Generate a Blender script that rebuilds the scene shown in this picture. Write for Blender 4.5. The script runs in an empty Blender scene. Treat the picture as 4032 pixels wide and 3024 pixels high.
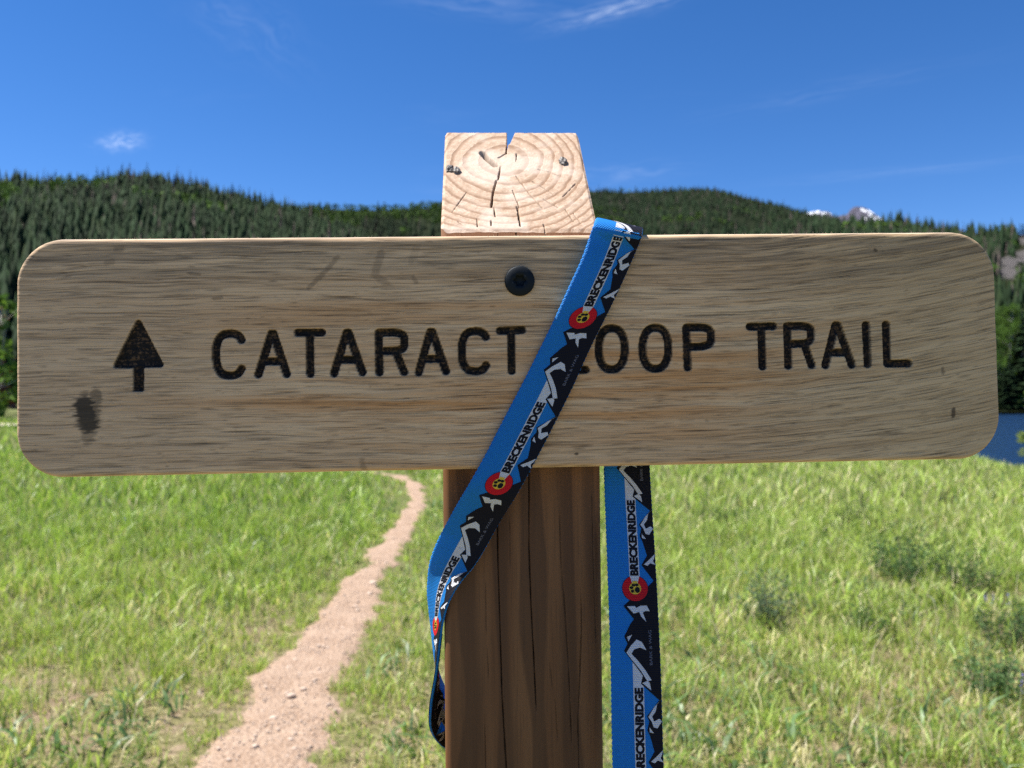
import bpy, bmesh, math, random
import numpy as np
from mathutils import Vector, Matrix
from mathutils.geometry import tessellate_polygon

rng = np.random.default_rng(7)
random.seed(7)
R = math.radians
SC = bpy.context.scene
COL = SC.collection

# ------------------------------------------------------------------ camera
FPX, CX, CY = 3261.0, 2016.0, 1512.0          # photograph pixels (4032 x 3024)
CAMZ, PITCH = 1.30, R(0.8)
cam_d = bpy.data.cameras.new('camera')
cam = bpy.data.objects.new('camera', cam_d)
COL.objects.link(cam)
cam.location = (0, 0, CAMZ)
cam.rotation_euler = (R(90) + PITCH, 0, 0)
cam_d.sensor_width = 36.0
cam_d.lens = 36.0 * FPX / 4032.0
cam_d.clip_start = 0.02
cam_d.clip_end = 40000
cam_d.dof.use_dof = True
cam_d.dof.focus_distance = 0.452
cam_d.dof.aperture_fstop = 13.5
SC.camera = cam

SUN_EL, SUN_AZ = 62.0, -82.0       # azimuth from +Y, negative = to the left
EXPOSURE = 1.08

# ------------------------------------------------------------------ helpers: nodes
class NT:
    def __init__(s, tree):
        s.t = tree; s.n = tree.nodes; s.l = tree.links
    def new(s, typ, **kw):
        n = s.n.new(typ)
        for k, v in kw.items():
            setattr(n, k, v)
        return n
    def put(s, sock, v):
        if hasattr(v, 'is_linked'):
            s.l.new(v, sock)
        elif v is not None:
            if isinstance(v, (tuple, list)) and len(v) == 3 and sock.type == 'RGBA':
                v = (*v, 1.0)
            sock.default_value = v
    def math(s, op, a, b=None, c=None, clamp=False):
        n = s.new('ShaderNodeMath', operation=op, use_clamp=clamp)
        for i, v in enumerate((a, b, c)):
            if v is not None: s.put(n.inputs[i], v)
        return n.outputs[0]
    def vmath(s, op, a, b=None, c=None):
        n = s.new('ShaderNodeVectorMath', operation=op)
        s.put(n.inputs[0], a)
        if op == 'SCALE': s.put(n.inputs[3], b)
        else:
            if b is not None: s.put(n.inputs[1], b)
            if c is not None: s.put(n.inputs[2], c)
        return n.outputs['Value'] if op in ('DOT_PRODUCT', 'LENGTH', 'DISTANCE') else n.outputs[0]
    def mix(s, f, a, b, mode='MIX'):
        n = s.new('ShaderNodeMix', data_type='RGBA', blend_type=mode)
        s.put(n.inputs[0], f); s.put(n.inputs[6], a); s.put(n.inputs[7], b)
        return n.outputs[2]
    def noise(s, vec, scale=1.0, detail=2.0, rough=0.5, dist=0.0):
        n = s.new('ShaderNodeTexNoise')
        s.put(n.inputs['Vector'], vec)
        n.inputs['Scale'].default_value = scale; n.inputs['Detail'].default_value = detail
        n.inputs['Roughness'].default_value = rough; n.inputs['Distortion'].default_value = dist
        return n.outputs['Fac']
    def ramp(s, f, lo, hi, a=0.0, b=1.0):
        n = s.new('ShaderNodeMapRange', interpolation_type='SMOOTHSTEP')
        s.put(n.inputs[0], f); s.put(n.inputs[1], lo); s.put(n.inputs[2], hi)
        s.put(n.inputs[3], a); s.put(n.inputs[4], b)
        return n.outputs[0]
    def xyz(s, v):
        n = s.new('ShaderNodeSeparateXYZ'); s.put(n.inputs[0], v)
        return n.outputs
    def comb(s, x, y, z):
        n = s.new('ShaderNodeCombineXYZ')
        for i, v in enumerate((x, y, z)): s.put(n.inputs[i], v)
        return n.outputs[0]
    def attr(s, name):
        return s.new('ShaderNodeAttribute', attribute_name=name)
    def bump(s, h, strength=0.3, dist=0.001):
        n = s.new('ShaderNodeBump')
        n.inputs['Strength'].default_value = strength; n.inputs['Distance'].default_value = dist
        s.put(n.inputs['Height'], h)
        return n.outputs[0]

def material(name):
    m = bpy.data.materials.new(name); m.use_nodes = True
    nt = NT(m.node_tree)
    return m, nt, m.node_tree.nodes['Principled BSDF']

# ------------------------------------------------------------------ world and sun
sun_dir = Vector((math.sin(R(SUN_AZ)) * math.cos(R(SUN_EL)), math.cos(R(SUN_AZ)) * math.cos(R(SUN_EL)), math.sin(R(SUN_EL))))
CP, SP = math.cos(PITCH), math.sin(PITCH)

def ray(px, py):
    """direction through a photograph pixel, with camera depth 1"""
    x = (px - CX) / FPX; v = (CY - py) / FPX
    return Vector((x, CP - v * SP, SP + v * CP))
def at(px, py, d):
    return Vector((0, 0, CAMZ)) + ray(px, py) * d

world = bpy.data.worlds.new('World'); SC.world = world; world.use_nodes = True
W = NT(world.node_tree)
bg = world.node_tree.nodes['Background']
sky = W.new('ShaderNodeTexSky', sky_type='NISHITA')
sky.sun_disc = False
sky.sun_elevation = R(SUN_EL); sky.sun_rotation = R(SUN_AZ)
sky.altitude = 2600; sky.air_density = 1.0; sky.dust_density = 0.05; sky.ozone_density = 3.0
D = W.new('ShaderNodeTexCoord').outputs['Generated']
hsv = W.new('ShaderNodeHueSaturation'); hsv.inputs['Saturation'].default_value = 1.25
W.l.new(W.vmath('MULTIPLY', sky.outputs[0], (.95, .925, 1.01)), hsv.inputs['Color'])
# thin cirrus: stretched noise inside soft elongated patches
def wisp(px, py, half_len, half_wid, ang, amount, seed):
    c = ray(px, py).normalized()
    rt = Vector((0, 0, 1)).cross(c).normalized() * -1
    up = rt.cross(c).normalized()
    if up.z < 0: up = -up
    a = R(ang)
    e1 = rt * math.cos(a) + up * math.sin(a); e2 = up * math.cos(a) - rt * math.sin(a)
    rel = W.vmath('SUBTRACT', D, tuple(c))
    u = W.math('DIVIDE', W.vmath('DOT_PRODUCT', rel, tuple(e1)), half_len / FPX)
    v = W.math('DIVIDE', W.vmath('DOT_PRODUCT', rel, tuple(e2)), half_wid / FPX)
    wn = W.noise(W.comb(W.math('MULTIPLY', u, 0.9), W.math('MULTIPLY', v, 0.35), seed), 1.6, 3, 0.6)
    v2 = W.math('ADD', v, W.math('MULTIPLY', W.math('SUBTRACT', wn, 0.5), 1.6))
    r2 = W.math('ADD', W.math('MULTIPLY', u, u), W.math('MULTIPLY', v2, v2))
    fall = W.math('POWER', 2.718, W.math('MULTIPLY', r2, -1.6))
    st = W.noise(W.comb(W.math('MULTIPLY', u, 1.4), W.math('MULTIPLY', v2, 2.4), seed + 3.3), 1.5, 4, 0.6)
    return W.math('MULTIPLY', W.math('MULTIPLY', fall, W.ramp(st, 0.35, 0.7)), amount)
cl = W.math('ADD', wisp(478, 560, 72, 30, 12, 0.36, 1.0), wisp(2440, 30, 250, 34, 10, 0.26, 2.0))
cl = W.math('ADD', cl, wisp(1950, 15, 420, 50, -4, 0.07, 3.0))
cl = W.math('ADD', cl, wisp(960, 90, 240, 110, -28, 0.04, 4.0))
cl = W.math('ADD', cl, wisp(2420, 690, 260, 45, 3, 0.07, 5.0))
cl = W.math('ADD', cl, wisp(3560, 675, 520, 22, -1, 0.05, 6.0))
cl = W.math('ADD', cl, wisp(3300, 350, 420, 40, 5, 0.03, 6.6))
dz = W.xyz(D)
gen = W.noise(W.comb(W.math('DIVIDE', dz[0], W.math('ADD', dz[2], 0.25)), W.math('MULTIPLY', W.math('DIVIDE', dz[1], W.math('ADD', dz[2], 0.25)), 3.0), 2.0), 1.3, 5, 0.65)
cl = W.math('ADD', cl, W.math('MULTIPLY', W.ramp(gen, 0.60, 0.9), 0.04), clamp=True)
skyc = W.mix(cl, hsv.outputs[0], (7.5, 8.2, 9.4))
W.l.new(skyc, bg.inputs['Color'])
bg.inputs['Strength'].default_value = 0.080

sd = bpy.data.lights.new('sun', 'SUN'); sd.energy = 5.0; sd.angle = R(0.53); sd.color = (1.0, 0.955, 0.89)
so = bpy.data.objects.new('sun', sd); COL.objects.link(so)
so.rotation_euler = (-sun_dir).to_track_quat('-Z', 'Y').to_euler()
so.location = sun_dir * 50

vs = SC.view_settings
vs.view_transform = 'Standard'; vs.look = 'None'; vs.exposure = EXPOSURE; vs.gamma = 1.0; vs.use_curve_mapping = False
SC.cycles.use_denoising = False
SC.cycles.max_bounces = 8; SC.cycles.transparent_max_bounces = 8
SC.cycles.sample_clamp_indirect = 6.0

# ------------------------------------------------------------------ helpers: meshes
def mesh_obj(name, verts, faces, mat=None, parent=None, smooth=False, attrs=None, uv=None):
    verts = np.asarray(verts, dtype=np.float32)
    me = bpy.data.meshes.new(name)
    if isinstance(faces, np.ndarray):
        k = faces.shape[1]; nf = len(faces)
        me.vertices.add(len(verts)); me.vertices.foreach_set('co', verts.ravel())
        me.loops.add(nf * k); me.loops.foreach_set('vertex_index', faces.astype(np.int32).ravel())
        me.polygons.add(nf)
        me.polygons.foreach_set('loop_start', np.arange(0, nf * k, k, dtype=np.int32))
        me.update(calc_edges=True)
    else:
        me.from_pydata(verts.tolist(), [], faces)
    if smooth:
        me.polygons.foreach_set('use_smooth', np.ones(len(me.polygons), dtype=bool))
    for an, av in (attrs or {}).items():
        av = np.asarray(av, dtype=np.float32)
        if av.ndim == 1:
            a = me.attributes.new(an, 'FLOAT', 'POINT'); a.data.foreach_set('value', av)
        else:
            if av.shape[1] == 3: av = np.concatenate([av, np.ones((len(av), 1), np.float32)], 1)
            a = me.attributes.new(an, 'FLOAT_COLOR', 'POINT'); a.data.foreach_set('color', av.ravel())
    me.update()
    ob = bpy.data.objects.new(name, me); COL.objects.link(ob)
    if mat: me.materials.append(mat)
    if parent: ob.parent = parent
    return ob

def tri_fix(faces3, faces4):
    return faces3 + faces4

def tag(o, label=None, cat=None, group=None, kind=None):
    if label: o['label'] = label
    if cat: o['category'] = cat
    if group: o['group'] = group
    if kind: o['kind'] = kind
    return o

def empty(name, loc=(0, 0, 0), rz=0.0):
    e = bpy.data.objects.new(name, None); COL.objects.link(e)
    e.location = loc; e.rotation_euler = (0, 0, rz); e.empty_display_size = 0.1
    return e

def copy_tree(o, parent=None):
    c = o.copy(); COL.objects.link(c)
    if parent: c.parent = parent
    for ch in list(o.children):
        copy_tree(ch, c)
    return c

def sstep(a, b, x):
    t = np.clip((np.asarray(x, float) - a) / (b - a), 0, 1)
    return t * t * (3 - 2 * t)

def vnoise(x, y, seed=0):
    x = np.asarray(x, float); y = np.asarray(y, float)
    xi = np.floor(x).astype(np.int64); yi = np.floor(y).astype(np.int64)
    fx = x - xi; fy = y - yi
    fx = fx * fx * (3 - 2 * fx); fy = fy * fy * (3 - 2 * fy)
    def h(a, b):
        n = (a * 374761393 + b * 668265263 + seed * 1442695041) & 0xffffffff
        n = ((n ^ (n >> 13)) * 1274126177) & 0xffffffff
        return ((n ^ (n >> 16)) & 0xffff) / 65535.0
    return (h(xi, yi) * (1 - fx) + h(xi + 1, yi) * fx) * (1 - fy) + (h(xi, yi + 1) * (1 - fx) + h(xi + 1, yi + 1) * fx) * fy
def fbm(x, y, seed=0, oct=4):
    s = 0; a = 0.5; t = 0
    for i in range(oct):
        s = s + a * vnoise(x * 2 ** i, y * 2 ** i, seed + i * 17); t += a; a *= 0.5
    return s / t

def seg_dist(P, pl):
    """min distance of points P (n,2) to a polyline"""
    best = np.full(len(P), 1e9)
    pl = np.asarray(pl, float)
    for a, b in zip(pl[:-1], pl[1:]):
        ab = b - a; L2 = max((ab ** 2).sum(), 1e-12)
        t = np.clip(((P - a) @ ab) / L2, 0, 1)
        d = np.sqrt((((a + t[:, None] * ab) - P) ** 2).sum(1))
        best = np.minimum(best, d)
    return best

def poly_sd(P, poly):
    """signed distance to a closed polygon (negative inside)"""
    poly = np.asarray(poly, float)
    d = seg_dist(P, np.vstack([poly, poly[:1]]))
    ins = np.zeros(len(P), bool)
    for a, b in zip(poly, np.roll(poly, -1, 0)):
        c = ((a[1] > P[:, 1]) != (b[1] > P[:, 1])) & (P[:, 0] < (b[0] - a[0]) * (P[:, 1] - a[1]) / (b[1] - a[1] + 1e-15) + a[0])
        ins ^= c
    return np.where(ins, -d, d)

def grid_faces(nx, ny):
    i = np.arange(nx - 1); j = np.arange(ny - 1)
    I, J = np.meshgrid(i, j, indexing='ij')
    a = I * ny + J
    return np.stack([a, a + ny, a + ny + 1, a + 1], -1).reshape(-1, 4)

def hit(px, py, p0, n):
    d = ray(px, py); o = Vector((0, 0, CAMZ))
    return o + d * ((p0 - o).dot(n) / d.dot(n))

def chaikin(pl, it=2):
    pl = np.asarray(pl, float)
    for _ in range(it):
        q = [pl[0]]
        for a, b in zip(pl[:-1], pl[1:]):
            q += [a * .75 + b * .25, a * .25 + b * .75]
        q.append(pl[-1]); pl = np.array(q)
    return pl

# ================================================================== TERRAIN
def G(x, y):
    x = np.asarray(x, float); y = np.asarray(y, float)
    z = 0.10 * (fbm(x * 0.11 + 5, y * 0.11 + 9, 3) - 0.5) * sstep(2, 14, np.hypot(x, y))
    z = z + 0.035 * (fbm(x * 0.9, y * 0.9, 8, 3) - 0.5)
    p = x - 0.30 * y - 3.0
    z = z - 4.3 * sstep(0.5, 10.0, p) * sstep(-30, 8, y)
    z = z + 5.2 * sstep(192, 225, y) * sstep(0.5, 10.0, p)
    return z

def ground_hit(px, py):
    d = ray(px, py); t = 1.3 / max(-d.z, 1e-3)
    for _ in range(12):
        p = Vector((0, 0, CAMZ)) + d * t
        g = float(G(p.x, p.y)); t = (g - CAMZ) / d.z
    p = Vector((0, 0, CAMZ)) + d * t
    return p

def spaced(lo, hi, n, fine):
    u = np.linspace(-1, 1, n)
    k = 7.0
    s = np.sinh(k * u) / np.sinh(k)
    return np.where(s < 0, s * lo, s * hi)

# ground sheet
m_ground, N_, P_ = material('meadow_soil')
tc = N_.new('ShaderNodeTexCoord').outputs['Object']
n1 = N_.noise(tc, 0.45, 4, 0.6); n2 = N_.noise(tc, 6.0, 4, 0.65); n3 = N_.noise(tc, 60.0, 3, 0.6)
soil = N_.mix(N_.ramp(n3, .3, .7), (.19, .135, .09), (.31, .225, .16))
thatch = N_.mix(N_.ramp(n3, .3, .7), (.11, .10, .045), (.24, .20, .10))
far = N_.ramp(N_.xyz(tc)[1], 3.0, 9.0)
th = N_.math('ADD', N_.ramp(n2, .40, .52), far, clamp=True)
cg = N_.mix(th, soil, thatch)
green = N_.mix(n1, (.075, .10, .028), (.12, .14, .045))
cg = N_.mix(N_.math('MULTIPLY', N_.ramp(N_.math('ADD', n1, N_.math('MULTIPLY', far, .3)), .35, .7), .8), cg, green)
N_.put(P_.inputs['Base Color'], cg); P_.inputs['Roughness'].default_value = .95
P_.inputs['Specular IOR Level'].default_value = .1
N_.put(P_.inputs['Normal'], N_.bump(n3, .5, .02))
gx = spaced(4000, 4000, 240, 0); gy = spaced(1500, 12000, 240, 0)
gy = gy + 8.0
X, Y = np.meshgrid(gx, gy, indexing='ij')
gv = np.stack([X.ravel(), Y.ravel(), G(X.ravel(), Y.ravel())], 1)
o = mesh_obj('ground', gv, grid_faces(240, 240), m_ground, smooth=True)
tag(o, 'grassy meadow ground sloping down to the lake', kind='structure')

# dirt path
PX = [(1720, 340, 690), (1659, 402, 700), (1580, 470, 712), (1500, 508, 735), (1440, 562, 765), (1400, 590, 785), (1360, 640, 800), (1320, 690, 818),
      (1290, 715, 830), (1260, 735, 842), (1220, 772, 860), (1180, 808, 882), (1140, 842, 902), (1100, 872, 917), (1070, 886, 923), (1048, 876, 910), (1036, 864, 898)]
K = 1 / .5486
pl_, pr_ = [], []
for (yy, xl, xr) in PX:
    pl_.append(ground_hit(xl * K, yy * K)); pr_.append(ground_hit(xr * K, yy * K))
e = pl_[-1]; w = (pr_[-1] - pl_[-1]).length
near = [(-2.9, .4), (-2.25, 1.3)]
Lp = [Vector((x - .22, y, 0)) for x, y in near] + pl_
Rp = [Vector((x + .28, y, 0)) for x, y in near] + pr_
for k, (dx, dy) in enumerate([(-.7, 1.0), (-2.6, 3.2), (-5.5, 6.5), (-9, 10), (-14, 14)]):
    Lp.append(Vector((e.x + dx, e.y + dy, 0))); Rp.append(Vector((e.x + dx + w, e.y + dy + .2, 0)))
Lp = chaikin([(v.x, v.y) for v in Lp], 2); Rp = chaikin([(v.x, v.y) for v in Rp], 2)
def resample(pl, n):
    d = np.r_[0, np.cumsum(np.hypot(*np.diff(pl, axis=0).T))]
    s = np.linspace(0, 1, n) ** 1.35 * d[-1]
    return np.stack([np.interp(s, d, pl[:, i]) for i in (0, 1)], 1)
n = 420
# same parameter on both edges
dL = np.linspace(0, len(Lp) - 1, n); idx = np.arange(len(Lp))
Le = np.stack([np.interp(dL, idx, Lp[:, i]) for i in (0, 1)], 1); Re = np.stack([np.interp(dL, idx, Rp[:, i]) for i in (0, 1)], 1)
side = Re - Le; wd = np.hypot(*side.T)[:, None]; sn = side / wd
rag = (fbm(Le[:, 0] * 5, Le[:, 1] * 5, 31) - .5)[:, None] * .16 + (fbm(Le[:, 0] * 22, Le[:, 1] * 22, 32, 2) - .5)[:, None] * .06
rag2 = (fbm(Re[:, 0] * 5, Re[:, 1] * 5, 33) - .5)[:, None] * .16 + (fbm(Re[:, 0] * 22, Re[:, 1] * 22, 34, 2) - .5)[:, None] * .06
nar = (.03 * sstep(3.4, 4.6, Le[:, 1]) * sstep(12, 6, Le[:, 1]))[:, None]
Le = Le + sn * (rag * 1.5 + nar); Re = Re + sn * (rag2 * 1.5 - nar * .5)
PATH = np.vstack([Le, Re[::-1]])
nc = 13
tt = np.linspace(0, 1, nc)
pv = Le[:, None, :] * (1 - tt)[None, :, None] + Re[:, None, :] * tt[None, :, None]
pv = pv.reshape(-1, 2)
edge = np.tile(np.minimum(tt, 1 - tt), n) * 2
pz = G(pv[:, 0], pv[:, 1]) + .012 + .02 * (fbm(pv[:, 0] * 6, pv[:, 1] * 6, 41, 3) - .5) * sstep(0, .4, edge) - .02 * sstep(.3, 0, edge)
m_path, N_, P_ = material('trail_dirt')
tc = N_.new('ShaderNodeTexCoord').outputs['Object']
n1 = N_.noise(tc, 5, 5, .65); n2 = N_.noise(tc, 90, 4, .7)
vo = N_.new('ShaderNodeTexVoronoi'); vo.inputs['Scale'].default_value = 55; N_.put(vo.inputs['Vector'], tc)
c = N_.mix(N_.ramp(n1, .3, .7), (.275, .18, .118), (.385, .275, .195))
n4 = N_.noise(tc, 22, 4, .7)
c = N_.mix(N_.math('MULTIPLY', N_.ramp(n4, .58, .38), .6), c, (.25, .165, .11))
c = N_.mix(N_.ramp(n2, .40, .70), c, (.43, .325, .245))
c = N_.mix(N_.math('MULTIPLY', N_.ramp(vo.outputs['Distance'], .25, .08), .55), c, (.47, .37, .30))
N_.put(P_.inputs['Base Color'], c); P_.inputs['Roughness'].default_value = .95; P_.inputs['Specular IOR Level'].default_value = .1
N_.put(P_.inputs['Normal'], N_.bump(N_.math('ADD', n2, N_.math('MULTIPLY', vo.outputs['Distance'], -1.2)), .7, .012))
o = mesh_obj('trail_path', np.c_[pv, pz], grid_faces(n, nc), m_path, smooth=True)
tag(o, 'narrow pinkish dirt trail winding through the meadow', kind='structure')

# pale track at the far left edge of the meadow
m_road, N_, P_ = material('pale_gravel')
tc = N_.new('ShaderNodeTexCoord').outputs['Object']
N_.put(P_.inputs['Base Color'], N_.mix(N_.noise(tc, 3, 4, .7), (.42, .34, .27), (.60, .52, .44))); P_.inputs['Roughness'].default_value = .95
xs = np.linspace(-60, -10, 60); ys = np.linspace(35.2, 38.2, 8)
X, Y = np.meshgrid(xs, ys, indexing='ij'); Y = Y + 1.2 * np.sin(X * .08)
o = mesh_obj('gravel_track', np.stack([X.ravel(), Y.ravel(), G(X.ravel(), Y.ravel()) + .06], 1), grid_faces(60, 8), m_road, smooth=True)
tag(o, 'pale gravel track along the far edge of the meadow', kind='structure')

# lake
m_lake, N_, P_ = material('lake_water')
tc = N_.new('ShaderNodeTexCoord').outputs['Object']
w1 = N_.noise(N_.vmath('MULTIPLY', tc, (.35, 1.0, 1)), 1.1, 4, .6); w2 = N_.noise(N_.vmath('MULTIPLY', tc, (.5, 1.2, 1)), 5, 3, .6)
P_.inputs['Base Color'].default_value = (.012, .035, .085, 1); P_.inputs['Roughness'].default_value = .12; P_.inputs['IOR'].default_value = 1.33
N_.put(P_.inputs['Normal'], N_.bump(N_.math('ADD', w1, N_.math('MULTIPLY', w2, .35)), .9, .5))
xs = np.linspace(-20, 900, 60); ys = np.linspace(8, 230, 30)
X, Y = np.meshgrid(xs, ys, indexing='ij')
o = mesh_obj('lake', np.stack([X.ravel(), Y.ravel(), np.full(X.size, -3.2)], 1), grid_faces(60, 30), m_lake)
tag(o, 'deep blue lake with small ripples beyond the meadow', kind='structure')

# ------------------------------------------------------------------ hills
def interp_px(pts):
    p = np.array(pts, float)
    return lambda px: np.interp(px, p[:, 0], p[:, 1])

m_hill, N_, P_ = material('forest_floor')
tc = N_.new('ShaderNodeTexCoord').outputs['Object']
nn = N_.noise(tc, .03, 5, .65)
N_.put(P_.inputs['Base Color'], N_.mix(N_.ramp(nn, .3, .7), (.013, .018, .011), (.024, .030, .017))); P_.inputs['Roughness'].default_value = 1
P_.inputs['Specular IOR Level'].default_value = 0
m_talus, N_, P_ = material('talus_slope')
tc = N_.new('ShaderNodeTexCoord').outputs['Object']
nn = N_.noise(tc, .02, 5, .65); nf = N_.noise(tc, .5, 5, .75)
rock = N_.mix(nf, (.075, .070, .070), (.19, .175, .17))
rk = N_.attr('rock').outputs['Fac']
N_.put(P_.inputs['Base Color'], N_.mix(rk, N_.mix(nn, (.016, .022, .010), (.04, .045, .02)), rock)); P_.inputs['Roughness'].default_value = 1
P_.inputs['Specular IOR Level'].default_value = 0
N_.put(P_.inputs['Normal'], N_.bump(nf, .9, 4))

class Hill:
    def __init__(s, name, ridge, Y0, YR, z0, power, u0, u1, tree_px, mat, label, seed, rockf=None, nu=140):
        s.Y0, s.YR, s.z0, s.power, s.seed = Y0, YR, z0, power, seed
        s.f = interp_px(ridge); s.tpx = tree_px; s.u0, s.u1 = u0, u1
        us = np.linspace(u0, u1, nu); ys = np.r_[np.linspace(Y0, YR, 60), np.linspace(YR, YR * 1.6, 14)[1:]]
        U, Y = np.meshgrid(us, ys, indexing='ij')
        x = (U * Y).ravel(); y = Y.ravel(); z = s.z(U.ravel(), y)
        at_ = {'rock': rockf(U.ravel(), y)} if rockf else None
        s.o = mesh_obj(name, np.stack([x, y, z], 1), grid_faces(nu, len(ys)), mat, smooth=True, attrs=at_)
        tag(s.o, label, kind='structure')
    def ridge_z(s, u):
        return CAMZ + (1558 - (s.f(u * FPX + CX) + s.tpx)) / FPX * s.YR
    def z(s, u, y):
        t = np.clip((y - s.Y0) / (s.YR - s.Y0), 0, 1)
        zz = s.z0 + (s.ridge_z(u) - s.z0) * t ** s.power
        bump = (fbm(u * y / 140.0, y / 140.0, s.seed) - .5) * 30 * np.sin(np.pi * t) * min(1, s.YR / 900)
        zz = zz + bump
        over = np.clip((y - s.YR) / s.YR, 0, 1)
        return zz - over * s.YR * .5

HA = Hill('forested_hill', [(-8000, 1150), (-6000, 760), (-4200, 620), (-2500, 600), (-900, 640), (0, 676), (110, 682), (220, 682), (365, 690), (475, 668), (550, 660), (640, 678), (770, 702), (875, 738), (985, 758), (1130, 790), (1350, 870), (1700, 1050), (2200, 1300)],
          120, 900, -.6, 1.15, -2.9, .1, 50, m_hill, 'steep hillside under dark conifer forest above the meadow', 51)
HB = Hill('forested_saddle', [(0, 840), (500, 815), (900, 800), (1276, 800), (1460, 805), (1640, 800), (1737, 790), (1900, 770), (2300, 790), (2700, 880)],
          300, 1500, -.6, 1.1, -.7, .25, 22, m_hill, 'low wooded saddle with patches of pale green trees', 52)
HC = Hill('wooded_ridge', [(1500, 830), (1900, 760), (2150, 735), (2315, 730), (2460, 736), (2643, 730), (2807, 726), (2916, 752), (3062, 790), (3208, 826), (3354, 868), (3500, 900), (3900, 960)],
          400, 2000, -.6, 1.1, -.2, .65, 20, m_hill, 'far rounded ridge covered in dark conifers', 53)
def rockf(u, y, up=0.0):
    px = u * FPX + CX; py = 1558 - (np.asarray(HDz(u, y)) + up - CAMZ) / y * FPX
    r = np.zeros_like(px)
    for (cx, cy, rx, ry) in [(3975, 1035, 45, 28), (3985, 1075, 75, 22), (4060, 1010, 60, 30), (4030, 940, 30, 25), (4200, 1060, 120, 30), (4420, 980, 90, 40)]:
        r = np.maximum(r, sstep(1.3, .7, np.hypot((px - cx) / rx, (py - cy) / ry) + .5 * (fbm(px / 14, py / 14, 5) - .5)))
    return r
_dr = [(2700, 990), (3000, 905), (3100, 868), (3280, 855), (3420, 862), (3480, 852), (3550, 850), (3620, 860), (3700, 875), (3770, 888), (3850, 893), (3900, 890), (4032, 882), (4600, 850), (6500, 760), (9000, 700)]
class _D: pass
_d = _D(); _d.Y0, _d.YR, _d.z0, _d.power, _d.seed, _d.f, _d.tpx = 200, 900, -2.6, 1.12, 54, interp_px(_dr), 42
_d.ridge_z = lambda u: Hill.ridge_z(_d, u)
HDz = lambda u, y: Hill.z(_d, u, y)
HD = Hill('lakeside_hill', _dr, 200, 900, -2.6, 1.12, .2, 1.7, 42, m_talus, 'hillside above the lake with conifers and grey scree', 54, rockf)

# far snowy peak
m_peak, N_, P_ = material('peak_rock')
tc = N_.new('ShaderNodeTexCoord').outputs['Object']
nf = N_.noise(tc, .006, 6, .7)
rock = N_.mix(nf, (.045, .042, .068), (.10, .09, .125))
N_.put(P_.inputs['Base Color'], N_.mix(N_.attr('snow').outputs['Fac'], rock, (.86, .88, .92))); P_.inputs['Roughness'].default_value = .9
N_.put(P_.inputs['Normal'], N_.bump(nf, 1.0, 120))
pk = [(120, 290), (160, 225), (190, 205), (240, 195), (300, 185), (345, 192), (400, 197), (425, 225), (470, 238), (520, 228), (570, 220), (590, 185), (620, 158), (645, 147), (700, 148), (735, 158), (765, 172), (815, 205), (860, 240), (920, 275), (1000, 330), (1200, 420)]
pk = [(3100 + x / 2.373, 750 + y / 2.373) for x, y in pk]
pkf = interp_px([(2800, 1000)] + pk + [(3900, 1050)])
pxs = np.linspace(2950, 3800, 180); vs_ = np.r_[np.linspace(0, 1, 60), np.linspace(1, 1.6, 16)[1:]]
PXg, Vg = np.meshgrid(pxs, vs_, indexing='ij')
YP = 9000.0
yy = 7400 + Vg * 1600
zr = CAMZ + (1558 - pkf(PXg)) / FPX * YP
zb = CAMZ + (1558 - 1000) / FPX * 7400
fr = np.where(Vg <= 1, zb + (zr - zb) * np.clip(Vg, 0, 1) ** 1.3, zr - (Vg - 1) * 1400)
xx = (PXg - CX) / FPX * YP
fr = fr + 60 * (fbm(xx / 160, yy / 160, 61) - .5) * np.sin(np.pi * np.clip(Vg, 0, 1))
qx = (xx / yy * FPX + CX - 3100) * 2.373; qy = (1558 - (fr - CAMZ) / yy * FPX - 750) * 2.373
sn = np.zeros_like(qx)
for (ax, ay, bx, by, r) in [(195, 208, 300, 196, 20), (335, 208, 372, 206, 17), (410, 208, 420, 215, 8), (705, 172, 745, 190, 14), (770, 180, 812, 208, 15), (780, 222, 830, 262, 15), (850, 245, 910, 275, 12), (735, 262, 750, 266, 9)]:
    dd = seg_dist(np.stack([qx.ravel(), qy.ravel()], 1), [(ax, ay), (bx, by)]).reshape(qx.shape)
    sn = np.maximum(sn, sstep(r * .85, r * .5, dd + 10 * (fbm(qx / 9, qy / 9, 6) - .5)))
o = mesh_obj('snowy_mountain', np.stack([xx.ravel(), yy.ravel(), fr.ravel()], 1), grid_faces(180, len(vs_)), m_peak, smooth=True, attrs={'snow': sn.ravel()})
tag(o, 'distant purple rock peak with patches of snow', kind='structure')

# ================================================================== TREES
def foliage_mat(name, trans=.25, rough=.75):
    m, n_, p = material(name)
    a = n_.attr('tint'); oi = n_.new('ShaderNodeObjectInfo')
    v = n_.math('MULTIPLY_ADD', oi.outputs['Random'], .5, .75)
    c = n_.vmath('SCALE', a.outputs['Color'], v)
    n_.put(p.inputs['Base Color'], c); p.inputs['Roughness'].default_value = rough; p.inputs['Specular IOR Level'].default_value = .05
    tr = n_.new('ShaderNodeBsdfTranslucent'); n_.put(tr.inputs['Color'], n_.vmath('MULTIPLY', c, (1.15, 1.2, .7)))
    mx = n_.new('ShaderNodeMixShader'); mx.inputs[0].default_value = trans
    n_.l.new(p.outputs[0], mx.inputs[1]); n_.l.new(tr.outputs[0], mx.inputs[2])
    n_.l.new(mx.outputs[0], n_.n['Material Output'].inputs['Surface'])
    return m
m_needle = foliage_mat('conifer_needles', .06)
m_leaf = foliage_mat('broad_leaves', .35)
m_bark, N_, P_ = material('bark')
tc = N_.new('ShaderNodeTexCoord').outputs['Object']
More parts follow.
